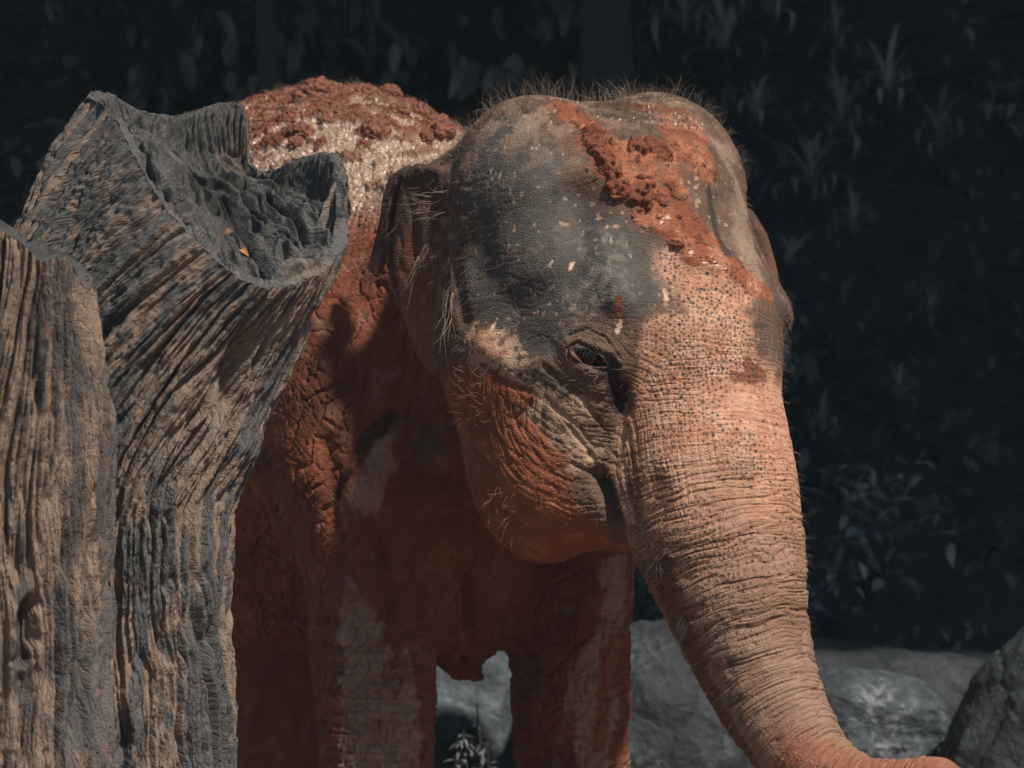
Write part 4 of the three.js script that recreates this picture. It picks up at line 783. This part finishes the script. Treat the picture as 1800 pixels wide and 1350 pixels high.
{
  const Z0 = 1.0, RZ = 0.26;
  const rim = table([[0, 168, 520], [12, 164, 505], [25, 152, 490], [38, 138, 468], [48, 124, 454], [56, 108, 450], [64, 90, 455], [71, 76, 462], [80, 58, 446], [90, 34, 424], [105, -10, 398], [140, -120, 400], [180, -190, 390], [220, -150, 372], [250, -60, 376], [270, 0, 384], [290, 50, 420], [315, 120, 446], [340, 158, 490]]);
  const rimAt = (a) => { const [, x, y] = rim(a); return at(x, y, Z0 + RZ * sin(a * DEG)); };
  const prof = (y) => { const py = 675 - (y - 1.72) / PXM / 0.9; return lerp(0, 36, sstep(500, 740, py)) - 10 * sstep(800, 1000, py) + 14 * sstep(1150, 1400, py); };
  const cx = at(-10, 700, Z0)[0];
  const outer = (a, v) => { const R = rimAt(a), th = a * DEG, y = v * R[1], e = prof(y) * PXM * 0.9 * max(0, cos(th)), k = sstep(0.7, 1, v) * 1; const bx = cx + 0.226 * cos(th), bz = Z0 + 0.25 * sin(th); return [lerp(bx, R[0], k) + e, y, lerp(bz, R[2], k)]; };
  const nOf = (a, v) => { const p = outer(a, v), q = outer(a + 0.6, v), r = outer(a, min(1, v + 0.004)), s = outer(a, min(1, v + 0.004) - 0.006); return norm(cross(sub(r, s), sub(q, p))); };
  const slit = at(52, 1110, Z0 + 0.2);
  const wall = gridSurf([...span(-40, 115, 300), ...span(115, 320, 50, false).slice(1)], [...span(0, 0.42, 12, false), ...span(0.42, 1, 400)], (a, v) => {
    const p = outer(a, v), n = nOf(a, v), w = a * DEG * 0.26, d0 = barkDepth(w + 3, p[1], 21.7, 0.02);
    let d = d0 * 0.95 + 0.01 * noise(p[0] * 8, p[1] * 4, p[2] * 8) + 0.005 * fbm(p[0] * 80, p[1] * 60, p[2] * 80, 4); const sy = p[1] - slit[1] + 0.008 * noise(p[0] * 60, p[1] * 30, 2), sx = p[0] - slit[0] - 0.12 * sy + 0.008 * noise(p[0] * 40, p[1] * 40, 8);
    d -= 0.06 * sstep(0.034 - 0.15 * max(0, sy), 0.004, abs(sx)) * sstep(0.11, 0.03, sy) * sstep(-0.075, -0.06, sy) * (n[2] > 0 ? 1 : 0);
    const k = fbm(p[0] * 7, p[1] * 2, p[2] * 7, 4), m = fbm(p[0] * 30, p[1] * 14, p[2] * 30, 4), s = noise(p[0] * 240, p[1] * 240, p[2] * 240);
    const c = mixv(CON.tan, CON.tanDark, sstep(-0.1, 0.5, m)); mixTo(c, CON.dark, sstep(0.05, 0.3, streak(w + 3, p[1], 21.7)) * 0.8); mixTo(c, CON.grey, sstep(0.02, 0.3, k * 0.8 + 0.35 * m + 0.5 * sstep(0.35, 0.75, cos(a * DEG)) - 0.25) * 0.85);
    mixTo(c, CON.moss, sstep(0.3, 0.55, m + 0.2 * k) * 0.3); const g = 1 + 0.13 * s;
    return { p: addv(p, mul(n, d)), c: [c[0] * g, c[1] * g, c[2] * g] };
  }, true);
  const fc = at(0, 425, Z0);
  const top = gridSurf(span(0, 360, 240, false), span(0, 0.98, 60), (a, w) => {
    const R = rimAt(a), o = outer(a, 1), nO = nOf(a, 1), p = mixv(o, fc, w), d = barkDepth((a > 320 ? a - 360 : a) * DEG * 0.26 + 3, o[1], 21.7, 0.02) * 0.95 + 0.01 * noise(o[0] * 8, o[1] * 4, o[2] * 8);
    const q = addv(p, mul(nO, d * (1 - sstep(0, 0.1, w)))); q[1] += -0.05 * sstep(0.05, 0.4, w) + 0.012 * fbm(p[0] * 20, p[2] * 20, 3, 4) * sstep(0, 0.1, w);
    const m = fbm(p[0] * 24, p[1] * 24, p[2] * 24, 4); return { p: q, c: mixv(CON.grey, CON.dark, sstep(-0.2, 0.4, m)) };
  }, true);
  const t = base('tree_stump', [0, 0, 0], 'shorter tan stump with deep vertical bark grooves, in front of the tall flared one', 'stump');
  part('trunk', geo(wall.pos, wall.idx, wall.col, null, wall.uv), stumpMat, t); part('cut_top', geo(top.pos, top.idx, top.col, null, top.uv), stumpMat, t);
}
// ---------- ground, hill, rocks ----------
const groundY = (x, z) => { const n = fbm(x * 0.5, z * 0.5, 7, 3), back = max(0, -4.3 + 0.5 * n - z), lip = min(back, 2.1); return 0.06 * fbm(x * 0.7, z * 0.7, 2, 3) + lip * 2.1 * sstep(0, 0.5, back) + (back - lip) * 0.55 + 0.22 * fbm(x * 1.6, z * 1.6, 3, 3) * sstep(0.1, 0.6, back); };
function onBank(px, py, gap) { const d = ray(px, py); let t = 11; for (; t < 26; t += 0.02) if (EYE[1] + d[1] * t < groundY(EYE[0] + d[0] * t, EYE[2] + d[2] * t)) break; return EYE[2] + d[2] * t + gap; }
{
  const nx = 220, nz = 260, xs = span(-1, 1, nx).map((u) => Math.sign(u) * pow(abs(u), 2.2) * 90 + u * 12), zs = [...span(40, 2, 40, false), ...span(2, -9, 170, false), ...span(-9, -60, 60)];
  const pos = [], col = [], idx = [];
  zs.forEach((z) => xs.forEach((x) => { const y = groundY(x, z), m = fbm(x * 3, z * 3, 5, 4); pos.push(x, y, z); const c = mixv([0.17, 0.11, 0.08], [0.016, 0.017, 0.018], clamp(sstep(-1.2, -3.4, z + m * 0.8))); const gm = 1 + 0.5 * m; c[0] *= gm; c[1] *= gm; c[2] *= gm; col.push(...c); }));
  for (let j = 0; j < zs.length - 1; j++) for (let i = 0; i < nx - 1; i++) { const a = j * nx + i; idx.push(a, a + 1, a + nx, a + 1, a + nx + 1, a + nx); }
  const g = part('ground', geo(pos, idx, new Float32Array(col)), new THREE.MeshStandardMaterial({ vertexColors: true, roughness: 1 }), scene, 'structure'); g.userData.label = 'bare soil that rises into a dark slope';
}
const rockMat = new THREE.MeshStandardMaterial({ vertexColors: true, roughness: 0.8, bumpMap: stoneBump, bumpScale: 0.005 });
function boulder(label, px, py, z, w, h, d, seed, o = {}) {   // picture centre, depth, half sizes in picture points
  const g0 = new THREE.IcosahedronGeometry(1, 72), P = g0.attributes.position, m = new Map(), pos = [], idx = [];
  const s = PXM * (10 - z) / 10, c = at(px, py, z), t = base('boulder', c, label, 'rock', 'boulders behind the elephant');
  for (let i = 0; i < P.count; i++) { const k = [P.getX(i), P.getY(i), P.getZ(i)].map((v) => round(v * 8192)).join(); let id = m.get(k); if (id === undefined) { id = pos.length / 3; m.set(k, id); pos.push(P.getX(i), P.getY(i), P.getZ(i)); } idx.push(id); }
  const col = new Float32Array(pos.length), out = new Float32Array(pos.length), tw = o.turn ?? 0;
  for (let i = 0; i < pos.length; i += 3) {
    let [x, y, q] = [pos[i], pos[i + 1], pos[i + 2]];
    const e = 0.72, b = pow(pow(abs(x), 2 / e) + pow(abs(y), 2 / e) + pow(abs(q), 2 / e), -e / 2);
    const f = 1 + 0.2 * fbm(x * 1.3 + seed, y * 1.3, q * 1.3, 3) + 0.05 * ridged(x * 3 + seed, y * 3, q * 3, 4), n = b * f;
    const X = x * n * w * s, Y = y * n * h * s, Zq = q * n * d * s;
    const fine = 0.009 * fbm(X * 9 + seed, Y * 9, Zq * 9, 5) + 0.0015 * noise(X * 90, Y * 90, Zq * 90) - 0.006 * exp(-((cracks(X * 5 + seed, Y * 5, Zq * 5) * 14) ** 2));
    out[i] = (X * cos(tw) - Y * sin(tw)) * (1 + fine * 2); out[i + 1] = (X * sin(tw) + Y * cos(tw)) * (1 + fine * 2) + fine; out[i + 2] = Zq * (1 + fine * 2);
    const mm = fbm(X * 9 + seed, Y * 9, Zq * 9, 5), sp = fbm(X * 50, Y * 50, Zq * 50 + seed, 3), cc = mixv([0.046, 0.06, 0.072], [0.02, 0.026, 0.032], sstep(-0.15, 0.3, mm)); cc.forEach((v, j) => { cc[j] = v * (o.tone ?? 1); }); mixTo(cc, [0.2, 0.21, 0.222], sstep(0.2, 0.5, mm * -0.8 + sp * 0.7) * (o.pale ?? 0.35)); mixTo(cc, [0.012, 0.013, 0.015], sstep(0.28, 0.5, sp) * 0.5); col.set(cc, i);
  }
  const uv = new Float32Array(pos.length / 3 * 2); for (let i = 0; i < pos.length / 3; i++) { uv[2 * i] = out[3 * i] + 0.5 * out[3 * i + 2] + seed; uv[2 * i + 1] = out[3 * i + 1] - 0.4 * out[3 * i + 2]; }
  part('stone', geo(out, idx, col, null, uv), rockMat, t);
  return t;
}
boulder('large grey boulder seen between the elephant\'s fore leg and trunk', 1150, 1350, -2.9, 210, 262, 180, 3.3, { pale: 0.2, tone: 0.38 });
boulder('grey boulder seen in the gap between the elephant\'s fore legs', 800, 1340, -3.4, 200, 195, 160, 9.1, { pale: 0.35, tone: 1.2 });
boulder('long low grey rock ridge behind the pale topped boulder', 1580, 1352, -3.3, 340, 212, 190, 15.7, { pale: 0.12, turn: -0.04, tone: 0.36 });
boulder('pale topped boulder right of the elephant\'s trunk', 1525, 1275, -2.6, 140, 100, 120, 28.2, { pale: 0.6, turn: -0.12, tone: 0.8 });
boulder('steep dark boulder at the far right edge, beyond the trunk tip', 1872, 1335, -2.2, 190, 290, 160, 41.5, { pale: 0.15, turn: -0.5, tone: 0.4 });

// ---------- plants ----------
const leafMat = (r, g, b, rough = 0.5) => new THREE.MeshPhysicalMaterial({ color: rgb(r, g, b), roughness: rough, side: THREE.DoubleSide });
const GREENS = [leafMat(0.072, 0.084, 0.088), leafMat(0.13, 0.146, 0.153), leafMat(0.042, 0.05, 0.052), leafMat(0.22, 0.238, 0.245)];
function strapLeaf(L, wd, arch, segs = 9) {   // a long blade along +z that rises and droops, folded along its middle
  const pos = [], idx = [];
  for (let i = 0; i <= segs; i++) { const t = i / segs, a = 0.9 - arch * t, z = L * (sin(0.9) - sin(a)) / max(arch, 0.05) * 1.0, y = L * (cos(a) - cos(0.9)) / max(arch, 0.05), w = wd * pow(sin(PI * clamp(0.1 + 0.9 * t)), 0.7) * (1 - 0.25 * t) + 0.001; const Z = L * t * cos(0.75 * arch * t), Y = L * (0.75 * t - arch * 0.62 * t * t); pos.push(-w, Y + w * 0.35, Z, 0, Y, Z, w, Y + w * 0.35, Z); }
  for (let i = 0; i < segs; i++) { const o = i * 3; idx.push(o, o + 3, o + 1, o + 1, o + 3, o + 4, o + 1, o + 4, o + 2, o + 2, o + 4, o + 5); }
  return geo(pos, idx);
}
function ovalLeaf(L, wd, droop, segs = 7) {
  const pos = [], idx = [];
  for (let i = 0; i <= segs; i++) { const t = i / segs, w = wd * pow(sin(PI * pow(t, 0.8)), 0.85) * 0.5 + 0.0006, y = -droop * t * t * L; pos.push(-w, y + w * 0.3, t * L, 0, y, t * L, w, y + w * 0.3, t * L); }
  for (let i = 0; i < segs; i++) { const o = i * 3; idx.push(o, o + 3, o + 1, o + 1, o + 3, o + 4, o + 1, o + 4, o + 2, o + 2, o + 4, o + 5); }
  return geo(pos, idx);
}
const STRAPS = [leafMat(0.13, 0.15, 0.158), leafMat(0.2, 0.222, 0.232), leafMat(0.075, 0.088, 0.093), leafMat(0.33, 0.352, 0.36)];
const straps = [0.7, 1.1, 1.5].map((a) => strapLeaf(1, 0.045, a)), ovals = [[0.46, 0.25], [0.4, 0.5], [0.52, 0.1]].map(([w, d]) => ovalLeaf(1, w, d));
const tubeGeo = (pts, r0, r1, sides = 6) => { const c = new THREE.CatmullRomCurve3(pts.map((p) => new THREE.Vector3(...p))), n = pts.length * 4, g = new THREE.TubeGeometry(c, n, 1, sides), P = g.attributes.position; for (let i = 0; i < P.count; i++) { const k = floor(i / (sides + 1)) / n, q = c.getPointAt(k), r = lerp(r0, r1, k); P.setXYZ(i, q.x + (P.getX(i) - q.x) * r, q.y + (P.getY(i) - q.y) * r, q.z + (P.getZ(i) - q.z) * r); } g.computeVertexNormals(); return g; };
const stemMat = new THREE.MeshStandardMaterial({ color: rgb(0.022, 0.024, 0.026), roughness: 0.9 });
function rosette(px, py, z0, rpx, n, seed, label, tones = [0, 1, 2]) {
  const r = rng(seed), z = onBank(px, py, 0.28), c = at(px, py, z), s = rpx * PXM * (10 - z) / 10, t = base('strap_leaf_plant', c, label, 'plant', 'strap leaved plants in the shade'), gy = groundY(c[0], c[2]) - c[1];
  part('stem', tubeGeo([[0.05 * r(), -0.16, -0.4], [0.02, -0.12, -0.16], [0, 0.02, 0]], 0.013, 0.01), stemMat, t);
  for (let i = 0; i < n; i++) {
    const m = part('leaf', straps[floor(r() * 3)], STRAPS[tones[floor(r() * tones.length)]], t), k = s * (0.75 + 0.5 * r());
    m.rotation.set(0, i * 2.399 + r() * 0.5, 0, 'YXZ'); m.rotation.x = -0.75 + 1.15 * (i / n) + 0.3 * (r() - 0.5); m.rotation.order = 'YXZ'; m.scale.set(k * 0.95, k, k); m.position.y = 0.05 * (1 - i / n);
  }
}
[[1560, 165, -5.2, 105, 22, 'spiky strap leaved plant highest at the right, upright pale blade in its middle', [1, 1, 3]], [1275, 95, -5.0, 130, 24, 'strap leaved plant above the elephant\'s far crown', [0, 1, 2]], [1330, 215, -4.8, 90, 20, 'strap leaved plant just right of the elephant\'s crown hair', [0, 1, 1]], [1425, 330, -4.6, 120, 26, 'drooping strap leaved plant level with the forehead', [0, 1, 1]],
  [1390, 470, -4.7, 80, 18, 'strap leaved plant right of the far ear', [0, 1]], [1445, 765, -4.5, 62, 20, 'small strap leaved plant level with the trunk\'s middle', [1, 0]], [1580, 705, -4.9, 70, 20, 'small starry strap leaved plant alone in the dark right side', [1, 0]], [1470, 90, -5.6, 95, 20, 'dim strap leaved plant behind the highest one', [0, 2]], [1385, 650, -4.7, 60, 16, 'small plant close behind the trunk\'s right edge', [0, 1]], [1640, 560, -5.4, 70, 16, 'faint strap leaved plant deep in the shade', [2, 0]],
  [1205, 55, 0, 165, 20, 'wide strap leaved plant behind the crown hair, at the top edge', [0, 1, 2]], [1355, 30, 0, 115, 22, 'strap leaved plant cut by the top edge, right of the widest one', [0, 1]], [1480, 235, 0, 130, 22, 'large dim strap leaved plant between the highest one and the forehead', [0, 2, 0]], [1300, 340, 0, 95, 20, 'strap leaved plant half hidden by the far side of the forehead', [0, 1]], [1500, 420, 0, 90, 18, 'dim strap leaved plant right of the drooping one', [2, 0]], [1650, 260, 0, 110, 20, 'dim strap leaved plant below the highest one, towards the right edge', [2, 0]],
].forEach(([x, y, z, r, n, label, tones], i) => rosette(x, y, z, r, n, 100 + i, label, tones));
function shrub(px, py, z0, wpx, hpx, n, leafPx, seed, label, tones, hang) {
  const r = rng(seed), z = z0 > -4.3 ? z0 : onBank(px, py, 0.3), s = PXM * (10 - z) / 10, c = at(px, py, z), t = base('broadleaf_shrub', c, label, 'shrub', 'broad leaved shrubs in the shade');
  const twigs = 6, ends = [];
  for (let i = 0; i < twigs; i++) { const e = [(r() * 2 - 1) * wpx * s, (r() * 2 - 1) * hpx * s, (r() - 0.5) * wpx * s]; ends.push(e); part('twig', tubeGeo([[e[0] * 0.2, -0.5 * hpx * s - 0.2, -0.6], [e[0] * 0.5, e[1] * 0.3 - 0.1, e[2] * 0.4 - 0.2], e], 0.012, 0.004, 5), stemMat, t); }
  for (let i = 0; i < n; i++) {
    const e = ends[i % twigs], m = part('leaf', ovals[floor(r() * 3)], GREENS[tones[floor(r() * tones.length)]], t), k = leafPx * s * (0.65 + 0.7 * r());
    m.position.set(e[0] + (r() + r() - 1) * wpx * s * 0.75, e[1] + (r() + r() - 1) * hpx * s * 0.75, e[2] + (r() - 0.5) * wpx * s * 0.8); m.rotation.order = 'YXZ'; m.rotation.set((hang ? 0.9 : 0.2) + (r() - 0.5) * 1.1, r() * 6.28, (r() - 0.5) * 1.2); m.scale.setScalar(k);
  }
}
shrub(290, 120, -5.0, 120, 90, 60, 52, 201, 'shrub with hanging broad leaves above the tall stump', [0, 2, 0], true);
shrub(545, 85, -5.2, 80, 80, 40, 62, 202, 'shrub with large hanging leaves above the elephant\'s back', [0, 2, 0], true);
shrub(30, 300, -4.6, 60, 70, 26, 50, 203, 'shrub at the left edge beside the tall stump', [0, 1, 1], false);
shrub(120, 80, -6.0, 120, 90, 44, 30, 204, 'dim small leaved shrub in the top left corner', [0, 0, 2], false);
shrub(1545, 945, -3.9, 110, 95, 120, 34, 205, 'bushy small leaved shrub above the pale topped boulder', [1, 1, 3, 0], false);
shrub(1460, 1050, -3.7, 50, 50, 40, 30, 206, 'low shrub against the trunk\'s right edge above the rocks', [1, 0, 1], false);
shrub(1740, 110, -5.2, 70, 90, 50, 30, 207, 'small leaved shrub in the top right corner', [0, 1, 1], false);
shrub(1640, 1130, -3.95, 90, 28, 40, 26, 208, 'low leafy plant along the top of the rock ridge', [0, 1], false);
shrub(700, 60, -5.6, 90, 70, 36, 50, 209, 'dim shrub between the two slim trees', [0, 2], true);
shrub(930, 70, -5.2, 90, 70, 30, 60, 210, 'dim large leaved shrub above the near crown', [2, 0, 0], true);
shrub(1500, 560, -5.4, 110, 110, 60, 28, 211, 'dim small leaved shrub in the middle of the dark right side', [0, 2, 0], false);
shrub(1720, 850, -4.9, 70, 130, 50, 30, 212, 'dim shrub at the right edge above the steep boulder', [0, 2], false);
shrub(1140, 1040, -4.2, 50, 50, 40, 26, 213, 'small shrub seen in the gap between chin, fore leg and trunk', [2, 0], false);
// small weeds between the fore legs
function weed(px, py, z, rpx, n, seed, label) {
  const r = rng(seed), c = at(px, py, z), s = rpx * PXM * (10 - z) / 10, t = base('weed', c, label, 'plant', 'weeds between the legs'), gy = -0.25;
  part('stem', tubeGeo([[0, gy - 0.3, 0], [0.01, gy * 0.5, 0], [0, 0.01, 0]], 0.006, 0.003, 5), stemMat, t);
  for (let i = 0; i < n; i++) { const m = part('leaf', ovals[i % 3], GREENS[[0, 0, 1][i % 3]], t), k = s * (0.6 + 0.6 * r()); m.rotation.order = 'YXZ'; m.rotation.set(-0.4 + 0.8 * r(), i * 2.4, 0); m.scale.set(k * 0.7, k, k); m.position.y = -0.16 * r(); m.position.x = (r() - 0.5) * s * 0.8; }
}
[[838, 1240, -2.2, 24, 16, 'narrow leaved weed highest in the gap between the fore legs'], [815, 1290, -2.1, 22, 40, 'dense low weed below the breast, left in the gap'], [855, 1310, -2.0, 22, 40, 'dense low weed beside the far fore leg'], [800, 1335, -1.9, 22, 36, 'lowest weed beside the near fore leg']].forEach(([x, y, z, r, n, l], i) => weed(x, y, z, r, n, 300 + i, l));
// undergrowth that covers the slope behind, too dense to count
{
  const r = rng(77), n = 26000, im = new THREE.InstancedMesh(ovals[0], leafMat(0.036, 0.043, 0.046, 0.6), n), M = new THREE.Matrix4(), q = new THREE.Quaternion(), e = new THREE.Euler(0, 0, 0, 'YXZ');
  for (let i = 0; i < n; i++) { const z = -4.1 - 3.4 * r(), x = (r() * 2 - 1) * (3.2 + abs(z) * 0.35), y = groundY(x, z) + 0.02 + 0.22 * r(); e.set((r() - 0.3) * 1.5, r() * 6.28, (r() - 0.5)); q.setFromEuler(e); const k = 0.03 + 0.12 * r() * r() + 0.03 * r(); M.compose(new THREE.Vector3(x, y, z), q, new THREE.Vector3(k, k, k)); im.setMatrixAt(i, M); const b = 0.35 + 2.2 * r() * r(); im.setColorAt(i, rgb(b, b, b)); }
  im.name = 'undergrowth'; im.castShadow = im.receiveShadow = true; scene.add(tag(im, 'dark leafy undergrowth covering the slope behind the elephant', 'undergrowth', null, 'stuff'));
}
// tall trees whose crowns shade the slope
const barkMat = new THREE.MeshStandardMaterial({ color: rgb(0.02, 0.023, 0.026), roughness: 0.95 }), crownMat = leafMat(0.05, 0.055, 0.05, 0.6);
function tree(px, z, r0, h, cw, cd, seed, label, n, lean) {   // lean: how far the unseen crown is pushed forward to shade the slope
  const r = rng(seed), p = at(px, 100, z), gy = groundY(p[0], z), t = base('tall_tree', [p[0], gy - 0.2, z], label, 'tree', 'tall shade trees');
  const g = tubeGeo([[0, 0, 0], [0.05, h * 0.3, 0], [0, h * 0.6, 0.03], [0.06, h, 0.2]], r0 * 1.1, r0 * 0.5, 24); { const P = g.attributes.position; for (let i = 0; i < P.count; i++) { const x = P.getX(i), y = P.getY(i), q = P.getZ(i), k = 1 + 0.06 * noise(x * 9, y * 3, q * 9 + seed); P.setX(i, x * k); P.setZ(i, q * k); } g.computeVertexNormals(); }
  part('trunk', g, barkMat, t);
  for (let i = 0; i < 7; i++) { const a = i * 0.9 + r(), L = cw * (0.5 + 0.4 * r()); part('branch', tubeGeo([[0, h * 0.78, 0.1], [cos(a) * L * 0.5, h * 0.92, lean * 0.6 + sin(a) * cd * 0.4], [cos(a) * L, h * (0.98 + 0.12 * r()), lean + sin(a) * cd * 0.8]], r0 * 0.3, 0.02), barkMat, t); }
  const im = new THREE.InstancedMesh(ovals[1], crownMat, n), M = new THREE.Matrix4(), q = new THREE.Quaternion(), e = new THREE.Euler(0, 0, 0, 'YXZ');
  for (let i = 0; i < n; i++) { const a = r() * 6.283, k = sqrt(r()), x = cos(a) * k * cw, z2 = lean + sin(a) * k * cd, y = h * 0.95 + (r() - 0.3) * 1.5 * sqrt(max(0.05, 1 - k * k)) + 0.4 * noise(x, z2, seed); e.set((r() - 0.5) * 1.4, r() * 6.28, (r() - 0.5) * 1.2); q.setFromEuler(e); const s = 0.22 + 0.2 * r(); M.compose(new THREE.Vector3(x, y, z2), q, new THREE.Vector3(s, s, s)); im.setMatrixAt(i, M); }
  im.name = 'crown'; im.userData.kind = 'stuff'; im.castShadow = im.receiveShadow = true; t.add(im);
}
tree(1060, -4.7, 0.12, 5.6, 4.2, 3.2, 401, 'thick straight tree trunk rising above the elephant\'s crown', 10000, 0.5);
tree(462, -4.7, 0.05, 5.8, 4.2, 3.2, 402, 'slim tree trunk left of the elephant\'s back', 9000, 0.3);
tree(2000, -4.6, 0.14, 5.6, 4.4, 3.4, 403, 'tree just outside the right edge that shades the slope', 10000, 0.6);
tree(1500, -8.5, 0.16, 6.5, 5.5, 4.0, 404, 'tree deeper in the shade behind the strap leaved plants', 9000, 2.0);
tree(2900, -5.0, 0.14, 6.0, 4.4, 3.6, 406, 'tree well outside the right edge that shades the slope', 8000, 1.0);
tree(-300, -4.8, 0.14, 6.2, 4.4, 3.6, 405, 'tree outside the left edge that shades the slope', 7000, 0.4);
renderer.render(scene, camera);
